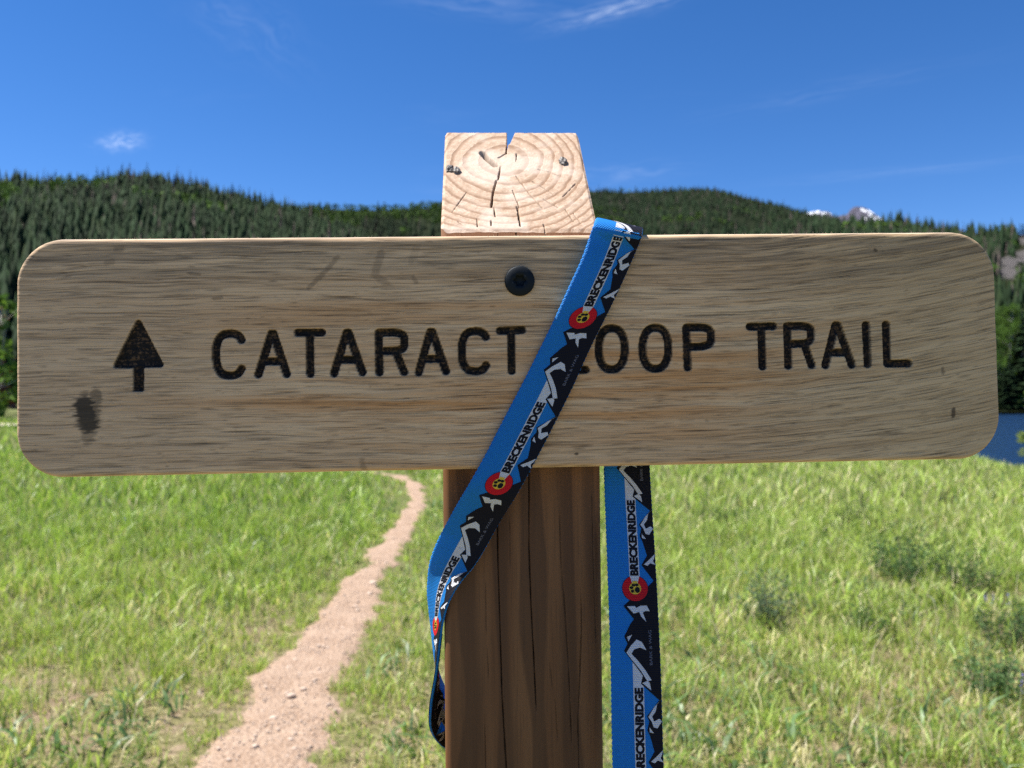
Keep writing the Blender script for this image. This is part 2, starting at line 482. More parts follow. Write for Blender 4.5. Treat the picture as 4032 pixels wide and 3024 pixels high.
N_.put(P_.inputs['Base Color'], N_.mix(N_.noise(tc, 3, 4, .7), (.10, .075, .055), (.22, .17, .13))); P_.inputs['Roughness'].default_value = .95
m_aspen, N_, P_ = material('pale_bark')
tc = N_.new('ShaderNodeTexCoord').outputs['Object']
N_.put(P_.inputs['Base Color'], N_.mix(N_.ramp(N_.noise(tc, 4, 3, .7), .4, .6), (.16, .14, .12), (.48, .46, .40))); P_.inputs['Roughness'].default_value = .9

def far_conifer(seed):
    """unit-height tree of jagged tiers"""
    r = np.random.default_rng(seed); V = []; F = []
    nt = 5
    for k in range(nt):
        zb_ = .04 + .80 * k / nt; zt = min(1.0, zb_ + .40 - .03 * k); rad = .15 * (1 - k / nt) ** .8 + .012
        i0 = len(V); V.append((0, 0, zt if k < nt - 1 else 1.0)); m = 6
        a0 = r.random() * 6.3
        for j in range(m):
            a = a0 + j / m * 6.283; rr = rad * (.4 + 1.0 * r.random())
            V.append((rr * math.cos(a), rr * math.sin(a), zb_ - .11 * r.random()))
        for j in range(m): F.append((i0, i0 + 1 + j, i0 + 1 + (j + 1) % m))
    return np.array(V), np.array(F)

def far_round(seed):
    r = np.random.default_rng(seed); V = []; F = []
    for k in range(26):   # loose clumps of leaf cards
        a = r.random() * 6.3; h = .25 + .7 * r.random(); rad = .26 * math.sqrt(r.random()) * math.sin(math.pi * min(1, (h - .1) / .95)) ** .6
        c = np.array([rad * math.cos(a), rad * math.sin(a), h]); s = .10 + .07 * r.random()
        i0 = len(V)
        for _ in range(3):
            q = r.normal(size=3); q /= np.linalg.norm(q); V.append(tuple(c + q * s))
        F.append((i0, i0 + 1, i0 + 2))
    return np.array(V), np.array(F)

far_t = [far_conifer(s) for s in range(6)]
round_t = [far_round(s) for s in range(4)]

def scatter_forest(name, hill, px0, px1, n, hmin, hmax, round_frac, label, seed, dead=.06, tlo=0.0, thi=1.03, avoid=None, bright=None):
    r = np.random.default_rng(seed)
    u = (r.uniform(px0, px1, n) - CX) / FPX
    t = r.uniform(tlo, thi, n) ** .8
    y = hill.Y0 + (hill.YR - hill.Y0) * t
    keep = np.ones(n, bool)
    if avoid: keep = ~avoid(u, y, r)
    u = u[keep]; y = y[keep]; n = len(u)
    x = u * y; z = hill.z(u, y)
    patch = fbm(x / 90, y / 90, seed + 1)
    isr = (patch > np.quantile(patch, 1 - round_frac) if round_frac > 0 else np.zeros(n, bool))
    isr &= r.random(n) < .8
    if bright is not None: isr |= bright(u * FPX + CX, 1558 - (z - CAMZ) / y * FPX) & (r.random(n) < .75)
    Vs, Fs, Cs = [], [], []; off = 0
    for i in range(n):
        if isr[i]:
            V, F = round_t[i % 4]; h = r.uniform(hmin, hmax) * .8; wf = 1.2
            c = np.array([.065, .115, .022]) * r.uniform(.6, 1.4)
        else:
            V, F = far_t[i % 6]; h = r.uniform(hmin, hmax) * (.75 + .5 * r.random() ** 2); wf = r.uniform(.8, 1.25)
            c = np.array([.011, .021, .009]) * r.uniform(.5, 1.9)
            if r.random() < dead: c = np.array([.07, .058, .05]) * r.uniform(.7, 1.2); wf *= .6
            elif r.random() < .15: c = np.array([.021, .034, .014])
        a = r.random() * 6.3; ca, sa = math.cos(a), math.sin(a)
        P = np.empty_like(V); P[:, 0] = (V[:, 0] * ca - V[:, 1] * sa) * h * wf + x[i]; P[:, 1] = (V[:, 0] * sa + V[:, 1] * ca) * h * wf + y[i]; P[:, 2] = V[:, 2] * h + z[i] - .3
        Vs.append(P); Fs.append(F + off); off += len(V); Cs.append(np.tile(c, (len(V), 1)) * r.uniform(.85, 1.15, (len(V), 1)))
    o = mesh_obj(name, np.vstack(Vs), np.vstack(Fs), m_needle, attrs={'tint': np.vstack(Cs)})
    tag(o, label, kind='stuff')
    return o

scatter_forest('distant_forest', HA, -3400, 1500, 14500, 11, 19, .05, 'dense dark conifer forest on the steep hillside', 71, dead=.05, bright=lambda px, py: (np.hypot((px - 10) / 60, (py - 800) / 45) < 1) | (np.hypot((px - 330) / 120, (py - 740) / 18) < 1))
scatter_forest('distant_forest', HB, 550, 2500, 4200, 13, 19, .45, 'mixed wood of pale and dark trees on the saddle', 72, tlo=.1, bright=lambda px, py: (np.hypot((px - 1660) / 170, (py - 850) / 45) < 1) | (np.hypot((px - 1330) / 220, (py - 840) / 30) < 1))
scatter_forest('distant_forest', HC, 1700, 3700, 8000, 10, 17, .02, 'far conifer forest covering the rounded ridge', 73, dead=.10, tlo=.3)
def av(u, y, r):
    m = np.maximum(np.maximum(rockf(u, y), rockf(u, y, 7.0)), rockf(u, y, 14.0))
    return m > r.random(len(u)) * .8 + .1
scatter_forest('distant_forest', HD, 2900, 5200, 6000, 13, 20, .06, 'conifer forest on the hillside above the lake', 74, dead=.12, tlo=.12, avoid=av)

def conifer_mesh(seed, whorls, per, cut=1.0):
    r = np.random.default_rng(seed); V = []; F = []; C = []
    for k in range(whorls):
        f = k / whorls; z = .08 + .90 * f
        L = (.19 * (1 - f) ** .85 + .012)
        for j in range(per):
            a = r.random() * 6.283; l = L * r.uniform(.65, 1.25); droop = -.05 * (1 - f) - .02 * r.random()
            w = l * .34; ca, sa = math.cos(a), math.sin(a)
            i0 = len(V); zz = z + r.uniform(-.02, .02)
            for (rr, tt_, dz_) in ((0, 0, .012), (l * .55, w, droop * .4), (l, 0, droop), (l * .55, -w, droop * .4 - .012)):
                V.append((rr * ca - tt_ * sa, rr * sa + tt_ * ca, zz + dz_))
            F += [(i0, i0 + 1, i0 + 2), (i0, i0 + 2, i0 + 3)]
            C += [np.array([.013, .025, .010]) * r.uniform(.5, 1.8)] * 4
    return np.array(V), np.array(F), np.array(C)

def tapered(path, r0, r1, seg=6):
    V = []; F = []
    path = [Vector(p) for p in path]
    for i, p in enumerate(path):
        d = (path[min(i + 1, len(path) - 1)] - path[max(i - 1, 0)]).normalized()
        s = d.orthogonal().normalized(); t = d.cross(s)
        rr = r0 + (r1 - r0) * i / (len(path) - 1)
        for j in range(seg):
            a = j / seg * 6.283; V.append(p + (s * math.cos(a) + t * math.sin(a)) * rr)
    for i in range(len(path) - 1):
        for j in range(seg):
            F.append((i * seg + j, i * seg + (j + 1) % seg, (i + 1) * seg + (j + 1) % seg, (i + 1) * seg + j))
    return V, F

# skyline conifers: each one a tree of its own
sky_proto = []
for s in range(5):
    V, F, C = conifer_mesh(200 + s, 15, 4)
    tv, tf = tapered([(0, 0, -.02), (0, 0, .5), (0, 0, 1.0)], .02, .003, 4)
    tf = [(a, b, c) for a, b, c, d in tf] + [(a, c, d) for a, b, c, d in tf]
    F = np.vstack([F, np.array(tf) + len(V)]); V = np.vstack([V, np.array([tuple(v) for v in tv])]); C = np.vstack([C, np.tile([.03, .025, .02], (len(tv), 1))])
    if s == 4: C = C * 0 + np.array([.075, .062, .054]); V[:, :2] *= .55
    me = mesh_obj('hillside_conifer', V, F, m_needle, attrs={'tint': C}).data
    sky_proto.append(me)
for ob in [o for o in COL.objects if o.name.startswith('hillside_conifer')]:
    bpy.data.objects.remove(ob)
def lone_trees(hill, xs, hlo, hhi, label, group, seed, y_lo=.93, y_hi=1.0, name='hillside_conifer'):
    r = np.random.default_rng(seed)
    for px in xs:
        u = (px - CX) / FPX; y = hill.Y0 + (hill.YR - hill.Y0) * r.uniform(y_lo, y_hi)
        pi_ = int(r.integers(5)); q_ = r.random() ** 1.6
        o = bpy.data.objects.new(name, sky_proto[pi_]); COL.objects.link(o)
        h = hlo + (hhi - hlo) * q_; wf = r.uniform(.75, 1.1)
        kind_ = 'bare grey dead' if pi_ == 4 else ('tall dark pointed' if q_ > .5 else ('middling dark' if q_ > .2 else 'short dark bushy'))
        o.location = (u * y, y, float(hill.z(np.array([u]), np.array([y]))[0]) - .3); o.scale = (h * wf, h * wf, h); o.rotation_euler = (R(r.normal() * 1.5), R(r.normal() * 1.5), r.random() * 6.28)
        tag(o, kind_ + ' ' + label, 'tree', group + ', ' + kind_)
r = np.random.default_rng(5)
lone_trees(HA, np.r_[r.uniform(-500, 1250, 105), [475, 505, 548, 640, 690, 755]], 13, 27, 'conifer on the crest of the steep forested hill', 'conifers along the steep hill crest', 81)
lone_trees(HD, np.r_[r.uniform(3060, 4400, 62), [3480, 3552, 3765, 4018]], 13, 23, 'conifer on the hill crest above the lake', 'conifers along the lakeside hill crest', 82)
lone_trees(HC, r.uniform(2150, 3350, 60), 13, 22, 'conifer on the far rounded ridge crest', 'conifers along the rounded ridge crest', 83)

# lakeside trees with trunk and crown
def make_conifer(seed):
    root = empty('lakeside_conifer')
    V, F, C = conifer_mesh(seed, 26, 9)
    mesh_obj('crown', V, F, m_needle, root, attrs={'tint': C})
    V, F = tapered([(0, 0, -.02), (0, 0, .5), (0, 0, .99)], .016, .002)
    mesh_obj('trunk', V, F, m_bark, root)
    return root
def make_broadleaf(seed, col, n=1300, name='aspen_tree', multi=1, wide=.30, low=.22, leaf=.02):
    rr = np.random.default_rng(seed)
    root = empty(name)
    V = []; F = []; C = []
    clumps = []
    for k in range(26):
        h = low + (.97 - low) * rr.random(); env = math.sin(math.pi * min(1, max(.02, (h - low + .08) / (1.05 - low + .08)))) ** .6
        a = rr.random() * 6.283; rad = wide * env * math.sqrt(rr.random())
        clumps.append((rad * math.cos(a), rad * math.sin(a), h, .05 + .07 * rr.random(), rr.uniform(.75, 1.25)))
    for i in range(n):
        cx_, cy_, cz_, cr, br = clumps[rr.integers(len(clumps))]
        q = rr.normal(size=3); q /= np.linalg.norm(q); p = np.array([cx_, cy_, cz_]) + q * cr * rr.random() ** .4 * np.array([1.2, 1.2, .8])
        e1 = rr.normal(size=3); e1 /= np.linalg.norm(e1); e2 = np.cross(e1, rr.normal(size=3)); e2 /= np.linalg.norm(e2)
        s = leaf * rr.uniform(.7, 1.4); i0 = len(V)
        V += [p - e1 * s, p + e2 * s * .6, p + e1 * s, p - e2 * s * .6]
        F += [(i0, i0 + 1, i0 + 2, i0 + 3)]
        C += [np.array(col) * br * rr.uniform(.8, 1.25)] * 4
    mesh_obj('crown', np.array(V), np.array(F), m_leaf, root, attrs={'tint': np.array(C)})
    for k in range(multi):
        dx, dy = rr.normal(size=2) * .06 * (multi > 1)
        V2, F2 = tapered([(dx * .3, dy * .3, -.02), (dx, dy, .4), (dx * 1.6, dy * 1.6, .85)], .014, .003)
        for cx_, cy_, cz_, cr, br in clumps[k::multi][:7]:
            a, b = tapered([(dx, dy, max(.15, cz_ - .18)), (cx_, cy_, cz_)], .005, .0015, 4)
            o_ = len(V2); V2 += a; F2 += [tuple(i + o_ for i in f) for f in b]
        mesh_obj('trunk', V2, F2, m_aspen, root)
    return root

def place(proto, first, x, y, z, h, wf, rz, label, cat, group):
    t = proto if first else copy_tree(proto)
    t.location = (x, y, z); t.scale = (h * wf, h * wf, h); t.rotation_euler = (0, 0, rz)
    tag(t, label, cat, group)
cons = [make_conifer(301), make_conifer(302)]; asps = [make_broadleaf(311, (.085, .15, .032)), make_broadleaf(312, (.07, .13, .03))]
used = set()
def hz(x, y):
    return float(max(G(x, y), HDz(np.array([x / y]), np.array([y]))[0] if y > 200 else -9)) - .2
def grow(kind, x, y, h, wf=1.0, label=None, group=None):
    pool = cons if kind == 'c' else asps
    i = rnd.randrange(2); first = (kind, i) not in used; used.add((kind, i))
    sz = 'tall' if h > 12.5 else ('small' if h < 10 else 'medium sized')
    where = ' right at the waterline' if y < 212 else (' behind the first row' if y < 260 else (' partway up' if y < 340 else ' high up'))
    place(pool[i], first, x, y, hz(x, y), h, wf, rnd.random() * 6.28, sz + ' ' + label + where, 'tree', group + ', ' + sz + where)
rnd = random.Random(11)
for k in range(26):      # dark spruces at the water's edge and among the aspens
    px = rnd.uniform(3820, 4500) if k < 20 else rnd.uniform(3000, 3900); y = rnd.uniform(203, 250)
    u = (px - CX) / FPX
    grow('c', u * y, y, rnd.uniform(8, 15), rnd.uniform(.9, 1.3), 'dark spruce on the far shore of the lake', 'spruces along the far lake shore')
for (px, py_, y, h) in [(3975, 1390, 204, 14.5), (3950, 1500, 203, 9), (4028, 1180, 208, 25), (3935, 1450, 206, 12)]:
    u = (px - CX) / FPX
    grow('c', u * y, y, h, 1.05, 'dark spruce on the far shore of the lake', 'spruces along the far lake shore')
for k in range(70):
    px = rnd.uniform(3850, 4550) if k < 56 else rnd.uniform(3200, 3900); y = rnd.uniform(225, 430)
    u = (px - CX) / FPX
    grow('a', u * y, y, rnd.uniform(9, 15), rnd.uniform(.95, 1.3), 'pale green leafy tree on the slope above the lake', 'leafy trees on the lakeside slope')
grow('a', .622 * 201, 201, 5.0, 1.6, 'low bright green leafy tree at the lake edge', 'leafy shrubs at the lake edge')

# shrubs and trees beyond the track at the far left
sh = make_broadleaf(321, (.10, .17, .035), 900, 'willow_shrub', 4, .42, .06, .03)
rnd = random.Random(4)
spots = [(-32, 44, 5.2), (-27.5, 43, 4.0), (-35, 52, 7.5), (-29, 55, 7.0), (-41, 46, 5.5), (-24, 47, 4.5), (-38, 60, 9), (-46, 52, 7), (-19, 50, 4), (-31, 64, 9)]
for i, (x, y, h) in enumerate(spots):
    t = sh if i == 0 else copy_tree(sh)
    t.location = (x, y, float(G(x, y)) - .1); t.scale = (h * .95, h * .95, h); t.rotation_euler = (0, 0, rnd.random() * 6)
    tag(t, 'bushy green willow beyond the pale gravel track', 'shrub', 'willows beyond the track')
dead = empty('dead_conifer', (-51.5, 82, float(G(-51.5, 82)) - .2))
V, F, C = conifer_mesh(330, 20, 7); C = C * 0 + np.array([.26, .085, .035])
mesh_obj('crown', V, F, m_needle, dead, attrs={'tint': C}); V, F = tapered([(0, 0, -.02), (0, 0, .5), (0, 0, .99)], .016, .002); mesh_obj('trunk', V, F, m_bark, dead)
dead.scale = (13, 13, 15)
tag(dead, 'rust coloured dead conifer among green trees at the hill foot', 'tree')

# shrub at the near lake shore
sb = make_broadleaf(322, (.20, .25, .07), 4200, 'shore_shrub', 4, .45, .05, .012)
p = Vector(((4010 - CX) / FPX * 21, 21, 0)); sb.location = (p.x + .55, p.y, float(G(p.x + .55, p.y)) - .1); sb.scale = (1.7, 1.7, 1.95)
tag(sb, 'yellow green shrub on the near shore of the lake', 'shrub')

# ================================================================== MEADOW PLANTS
m_grass, N_, P_ = material('grass_blades')
a = N_.attr('tint').outputs['Color']
N_.put(P_.inputs['Base Color'], a); P_.inputs['Roughness'].default_value = .42; P_.inputs['Specular IOR Level'].default_value = .45
tr = N_.new('ShaderNodeBsdfTranslucent'); N_.put(tr.inputs['Color'], N_.vmath('MULTIPLY', a, (1.1, 1.15, .7)))
mx = N_.new('ShaderNodeMixShader'); mx.inputs[0].default_value = .38
N_.l.new(P_.outputs[0], mx.inputs[1]); N_.l.new(tr.outputs[0], mx.inputs[2]); N_.l.new(mx.outputs[0], N_.n['Material Output'].inputs['Surface'])

def blades(name, x, y, h, w, col, lean, seed):
    r = np.random.default_rng(seed); n = len(x)
    z = G(x, y) - .005
    a = r.random(n) * 6.283; ca, sa = np.cos(a), np.sin(a)
    la = r.random(n) * 6.283; lx, ly = np.cos(la) * lean * h, np.sin(la) * lean * h
    V = np.empty((n, 5, 3), np.float32)
    for k, (f, wf) in enumerate(((0, .8), (.55, 1.0))):
        bend = f ** 2
        cxk = x + lx * bend; cyk = y + ly * bend; czk = z + h * f * (1 - .25 * lean * f)
        for s, j in ((-1, 0), (1, 1)):
            V[:, k * 2 + j, 0] = cxk + s * ca * w * wf * .5; V[:, k * 2 + j, 1] = cyk + s * sa * w * wf * .5; V[:, k * 2 + j, 2] = czk
    V[:, 4, 0] = x + lx; V[:, 4, 1] = y + ly; V[:, 4, 2] = z + h * (1 - .35 * lean)
    b = np.arange(n)[:, None] * 5
    F = np.concatenate([b + np.array([[0, 1, 3]]), b + np.array([[0, 3, 2]]), b + np.array([[2, 3, 4]])], 0)
    C = np.repeat(col[:, None, :], 5, 1)
    C[:, 4] *= 1.12
    return V.reshape(-1, 3), F, C.reshape(-1, 3)

PB = PATH
def off_path(x, y, r):
    sd = poly_sd(np.stack([x, y], 1), PB[::4])
    k = sd > (r.random(len(x)) ** 2) * .10 - .015 * r.random(len(x))
    return k, sd
LIGHT = np.array([.45, .54, .13]); MID = np.array([.25, .37, .062]); STRAW = np.array([.62, .55, .30]); DARK = np.array([.06, .12, .025]); LUSH = np.array([.26, .385, .065])
def zone(y0, y1, n, h0, h1, w0, seed):
    r = np.random.default_rng(seed)
    y = np.sqrt(r.uniform(y0 ** 2, y1 ** 2, n)); x = r.uniform(-1, 1, n) * (.68 * y + 1.2) * np.where(r.random(n) < .16, 2.1, 1.0)
    cl_ = fbm(x * 1.6, y * 1.6, 91, 3)
    # tufts: draw points toward tuft centres
    k, sd = off_path(x, y, r)
    leftbare = sstep(6.0, 2.6, y) * sstep(.3, -.9, x)
    rightbare = sstep(5.0, 2.6, y) * sstep(.3, .9, x) * .55
    p = .35 + .65 * sstep(.34, .56, cl_)
    tuft = sstep(.44, .60, fbm(x * 5, y * 5, 95, 3))
    p = p * (1 - np.maximum(leftbare * .97, rightbare) * (1 - tuft))
    k &= r.random(n) < p
    x, y, sd = x[k], y[k], sd[k]; n = len(x)
    cl_ = fbm(x * .55, y * .55, 92, 3); c2 = fbm(x * 3.2, y * 3.2, 93, 3)
    h = .86 * r.uniform(h0, h1, n) * (.6 + .8 * c2) * (.35 + .65 * sstep(0, .45, sd)) * (.72 + .5 * sstep(3, 8, y))
    w = w0 * r.uniform(.6, 1.4, n)
    q = r.random(n); lush = sstep(.2, -1.2, x + .08 * y) * sstep(4, 8, y)
    col = LIGHT * (1 - cl_[:, None]) + MID * cl_[:, None]
    col = col * (1 - .75 * lush[:, None]) + LUSH * .75 * lush[:, None]
    st = (q < (.14 + .20 * sstep(6, 3, y)) * (1 - .6 * lush) * (.4 + 1.2 * c2)); col[st] = STRAW
    dk = (q > .90); col[dk] = DARK
    col = col * r.uniform(.55, 1.4, n)[:, None] * (.75 + .5 * c2[:, None])
    lean = r.uniform(.1, .9, n)
    return blades('g', x, y, h, w, col, lean, seed + 1)
parts = [zone(1.7, 4.5, 88000, .05, .16, .0055, 101), zone(4.5, 9, 78000, .09, .22, .0085, 102), zone(9, 18, 62000, .12, .27, .014, 103), zone(18, 45, 40000, .14, .30, .03, 104)]
# dry litter lying flat between the stems
r = np.random.default_rng(120)
yl = np.sqrt(r.uniform(1.8 ** 2, 7 ** 2, 46000)); xl = r.uniform(-1, 1, 46000) * (.68 * yl + 1.0)
k, sd = off_path(xl, yl, r); k &= sd > .01; xl, yl = xl[k], yl[k]
lc = np.where((r.random(len(xl)) < .6)[:, None], STRAW, np.array([.30, .21, .14])) * r.uniform(.4, 1.15, len(xl))[:, None]
parts.append(blades('l', xl, yl, r.uniform(.02, .05, len(xl)), .005 * r.uniform(.5, 1.5, len(xl)), lc, r.uniform(1.6, 2.6, len(xl)), 121))
# bunch-grass tufts, tighter and taller
r = np.random.default_rng(110)
tx, ty = [], []
cnt = 620
yc = np.sqrt(r.uniform(2.4 ** 2, 9 ** 2, cnt)); xc = r.uniform(-1, 1, cnt) * (.68 * yc + .8)
for i in range(cnt):
    m_ = int(r.integers(40, 90)); rad = r.uniform(.03, .08)
    tx.append(xc[i] + r.normal(size=m_) * rad); ty.append(yc[i] + r.normal(size=m_) * rad)
for i in range(230):
    e_ = (Le if i % 2 else Re)[int(r.integers(60, 330))]; m_ = int(r.integers(14, 60)); rad = r.uniform(.015, .05)
    m_ = m_ // 2 + 6; tx.append(e_[0] + r.normal() * .05 + r.normal(size=m_) * rad); ty.append(e_[1] + r.normal() * .05 + r.normal(size=m_) * rad)
tx = np.concatenate(tx); ty = np.concatenate(ty)
k, sd = off_path(tx, ty, r); k = sd > -.035; tx, ty = tx[k], ty[k]; sd = sd[k]
cc = np.where((r.random(len(tx)) < .22)[:, None], STRAW * .9, LIGHT * .55 + LUSH * .45) * r.uniform(.65, 1.25, len(tx))[:, None]
parts.append(blades('t', tx, ty, r.uniform(.07, .20, len(tx)) * (.35 + .65 * sstep(.0, .30, sd)), .0045 * r.uniform(.6, 1.3, len(tx)), cc, r.uniform(.15, .85, len(tx)), 111))
# tall seed stalks and broad-leaved herbs
r = np.random.default_rng(130)
ys_ = np.sqrt(r.uniform(2.3 ** 2, 14 ** 2, 5200)); xs_ = r.uniform(-1, 1, 5200) * (.68 * ys_ + .8)
k, sd = off_path(xs_, ys_, r); k &= sd > .12; xs_, ys_ = xs_[k], ys_[k]
parts.append(blades('s', xs_, ys_, r.uniform(.16, .34, len(xs_)), .0030 * r.uniform(.7, 1.6, len(xs_)), np.array([.70, .60, .40]) * r.uniform(.6, 1.2, len(xs_))[:, None], r.uniform(.1, .7, len(xs_)), 131))
hx = r.uniform(-1, 1, 26000); hy = np.sqrt(r.uniform(2.2 ** 2, 10 ** 2, 26000)); hx = hx * (.68 * hy + .8)
k, sd = off_path(hx, hy, r); k &= (sd > .08) & (fbm(hx * 1.3, hy * 1.3, 140, 3) > .56); hx, hy = hx[k], hy[k]
parts.append(blades('h', hx, hy, r.uniform(.04, .13, len(hx)), .016 * r.uniform(.5, 1.3, len(hx)), np.array([.13, .22, .075]) * r.uniform(.5, 1.4, len(hx))[:, None], r.uniform(.6, 1.4, len(hx)), 141))
off = 0; Vs, Fs, Cs = [], [], []
for V, F, C in parts:
    Vs.append(V); Fs.append(F + off); Cs.append(C); off += len(V)
o = mesh_obj('meadow_grass', np.vstack(Vs), np.vstack(Fs), m_grass, attrs={'tint': np.vstack(Cs)})
tag(o, 'sunlit yellow green meadow grass with dry straw', kind='stuff')

# low leafy bushes in the meadow
def meadow_bush(px, py, wpx, hpx, col, label, seed, n=900):
    rr = np.random.default_rng(seed)
    b = ground_hit(px, py); d = b.y
    w = 1.25 * wpx / FPX * d; h = 1.2 * hpx / FPX * d + .06
    root = empty('meadow_bush', b)
    V = []; F = []; C = []; Vs_ = []; Fs_ = []
    stems = []
    for k in range(26):
        a = rr.random() * 6.283; rad = .5 * w * math.sqrt(rr.random()); hh = h * (.55 + .5 * rr.random()) * (1 - .45 * (rad / (.5 * w)) ** 2)
        stems.append((rad * math.cos(a), rad * math.sin(a), hh))
        v, f = tapered([(rad * .3 * math.cos(a), rad * .3 * math.sin(a), -.01), (rad * .75 * math.cos(a), rad * .75 * math.sin(a), hh * .5), stems[-1]], .0022, .0008, 3)
        o_ = len(Vs_); Vs_ += v; Fs_ += [tuple(i + o_ for i in q) for q in f]
    for i in range(n):
        sx, sy, shh = stems[rr.integers(26)]; f = rr.uniform(.2, 1.05)
        c = np.array([sx * (.3 + .7 * f), sy * (.3 + .7 * f), shh * f]) + rr.normal(size=3) * np.array([.03, .03, .018]) * (w / .5)
        c[2] = max(c[2], .01)
        e1 = rr.normal(size=3); e1[2] = abs(e1[2]) * .6; e1 /= np.linalg.norm(e1); e2 = np.cross(e1, rr.normal(size=3)); e2 /= np.linalg.norm(e2)
        s = rr.uniform(.010, .020) * (.7 + .5 * w); i0 = len(V)
        V += [c - e1 * s, c + e2 * s * .33, c + e1 * s, c - e2 * s * .33]; F.append((i0, i0 + 1, i0 + 2, i0 + 3))
        C += [np.array(col) * rr.uniform(.7, 1.35)] * 4
    mesh_obj('foliage', np.array(V), np.array(F), m_leaf, root, attrs={'tint': np.array(C)})
    mesh_obj('stem', Vs_, Fs_, m_bark, root)
    tag(root, label, 'bush', 'low bushes in the meadow')
GB = (.085, .145, .055); GG = (.14, .20, .115); GD = (.07, .125, .035)
meadow_bush(3010, 2470, 200, 200, GG, 'rounded grey green bush standing alone in the meadow', 401)
meadow_bush(3560, 2300, 300, 200, GB, 'wide dark green bush, biggest of the meadow bushes', 402, 1500)
meadow_bush(3800, 2330, 230, 170, GB, 'dark green bush touching the widest meadow bush', 403)
meadow_bush(3370, 2085, 150, 85, GD, 'small dark bush on the open grass uphill from the widest bush', 404)
meadow_bush(3960, 2560, 190, 150, GB, 'green bush with purple flowers beside a dark hollow', 405)
meadow_bush(3720, 2010, 60, 75, (.03, .045, .02), 'thin dark twiggy bush near the brow above the lake', 406, 350)
meadow_bush(2860, 2080, 170, 75, GD, 'low bush with grey twigs near the hanging leash', 407, 600)
meadow_bush(3900, 2750, 240, 130, GB, 'broad low leafy bush downhill of the purple flowers', 408)
meadow_bush(3420, 2500, 200, 90, GD, 'flat bluish green bush between grass clumps', 409, 600)
# purple lupine flower spikes
m_fl, N_, P_ = material('purple_petals'); P_.inputs['Base Color'].default_value = (.22, .18, .45, 1); P_.inputs['Roughness'].default_value = .6
flp = [(3875, 2400), (3905, 2412), (3965, 2405), (4022, 2765), (490, 2065)]
for i, (px, py) in enumerate(flp):
    b = ground_hit(px, py + 30); root = empty('lupine_flower', b); rr = np.random.default_rng(500 + i)
    V, F = tapered([(0, 0, 0), (.01, 0, .12), (.012, .004, .2)], .002, .001, 4); mesh_obj('stem', V, F, m_leaf, root, attrs={'tint': np.tile([.10, .16, .05], (len(V), 1))})
    V = []; F = []
    for k in range(40):
        h = rr.uniform(.10, .20); a = rr.random() * 6.28; rad = .011 * (1 - (h - .1) / .14); c = np.array([.01 + rad * math.cos(a), rad * math.sin(a), h]); i0 = len(V)
        for _ in range(3): V.append(c + rr.normal(size=3) * .005)
        F.append((i0, i0 + 1, i0 + 2))
    mesh_obj('flower_head', np.array(V), F, m_fl, root); root.scale = (.75, .75, .75)
    tag(root, 'small purple lupine flower spike among the grass', 'flower', 'lupine flowers in the meadow')

# stones on the trail
m_stone, N_, P_ = material('trail_stone')
tc = N_.new('ShaderNodeTexCoord').outputs['Object']
N_.put(P_.inputs['Base Color'], N_.mix(N_.noise(tc, 60, 4, .7), (.40, .29, .21), (.60, .48, .38))); P_.inputs['Roughness'].default_value = .9
stp = [(1470, 2305, 22), (1455, 2345, 14), (1400, 2395, 12), (1225, 2660, 10), (1195, 2725, 16), (1145, 2752, 22), (1240, 2700, 8), (1145, 2925, 14), (1075, 2840, 20), (1000, 2925, 9), (860, 2960, 11), (1290, 2560, 10), (1185, 2850, 8), (1045, 2715, 9), (900, 3005, 12), (1130, 2990, 9), (1350, 2480, 9), (1520, 2220, 8)]
for i, (px, py, s) in enumerate(stp):
    b = ground_hit(px, py); rr = np.random.default_rng(600 + i)
    bm = bmesh.new(); bmesh.ops.create_icosphere(bm, subdivisions=2, radius=1)
    rad = s / FPX * b.y * .75
    for v in bm.verts:
        k = 1 + .35 * (float(vnoise(v.co.x * 1.7 + i, v.co.y * 1.7 + v.co.z, 9)) - .5)
        v.co = Vector((v.co.x * k * 1.2, v.co.y * k, v.co.z * k * .55)) * rad
    me = bpy.data.meshes.new('trail_stone'); bm.to_mesh(me); bm.free(); me.materials.append(m_stone)
    o = bpy.data.objects.new('trail_stone', me); COL.objects.link(o); o.location = (b.x, b.y, b.z + .012 + rad * .15); o.rotation_euler = (0, 0, rr.random() * 6)
    tag(o, 'small pale stone lying on the dirt trail', 'stone', 'stones on the trail')

# loose gravel on the trail
r = np.random.default_rng(640)
ic = r.integers(50, 300, 1500); fc = r.uniform(.06, .94, 1500)
gp = Le[ic] * (1 - fc)[:, None] + Re[ic] * fc[:, None]
oct_v = np.array([(1, 0, 0), (-1, 0, 0), (0, 1, 0), (0, -1, 0), (0, 0, 1), (0, 0, -1)], float)
oct_f = np.array([(0, 2, 4), (2, 1, 4), (1, 3, 4), (3, 0, 4), (2, 0, 5), (1, 2, 5), (3, 1, 5), (0, 3, 5)])
gs = r.uniform(.002, .0062, 1500) * (1 + 1.2 * (r.random(1500) < .06))
GV = oct_v[None] * gs[:, None, None] * r.uniform(.55, 1.35, (1500, 6, 1)) * np.array([1.2, 1.2, .7])
GV[:, :, 0] += gp[:, 0, None]; GV[:, :, 1] += gp[:, 1, None]; GV[:, :, 2] += (G(gp[:, 0], gp[:, 1]) + .014)[:, None]
GF = oct_f[None] + (np.arange(1500) * 6)[:, None, None]
o = mesh_obj('trail_gravel', GV.reshape(-1, 3), GF.reshape(-1, 3), m_stone)
tag(o, 'fine loose gravel scattered on the dirt trail', kind='stuff')

# ================================================================== TRAIL SIGN
sign = empty('trail_sign')
tag(sign, 'weathered wooden trail sign with routed black lettering on a square post', 'sign')
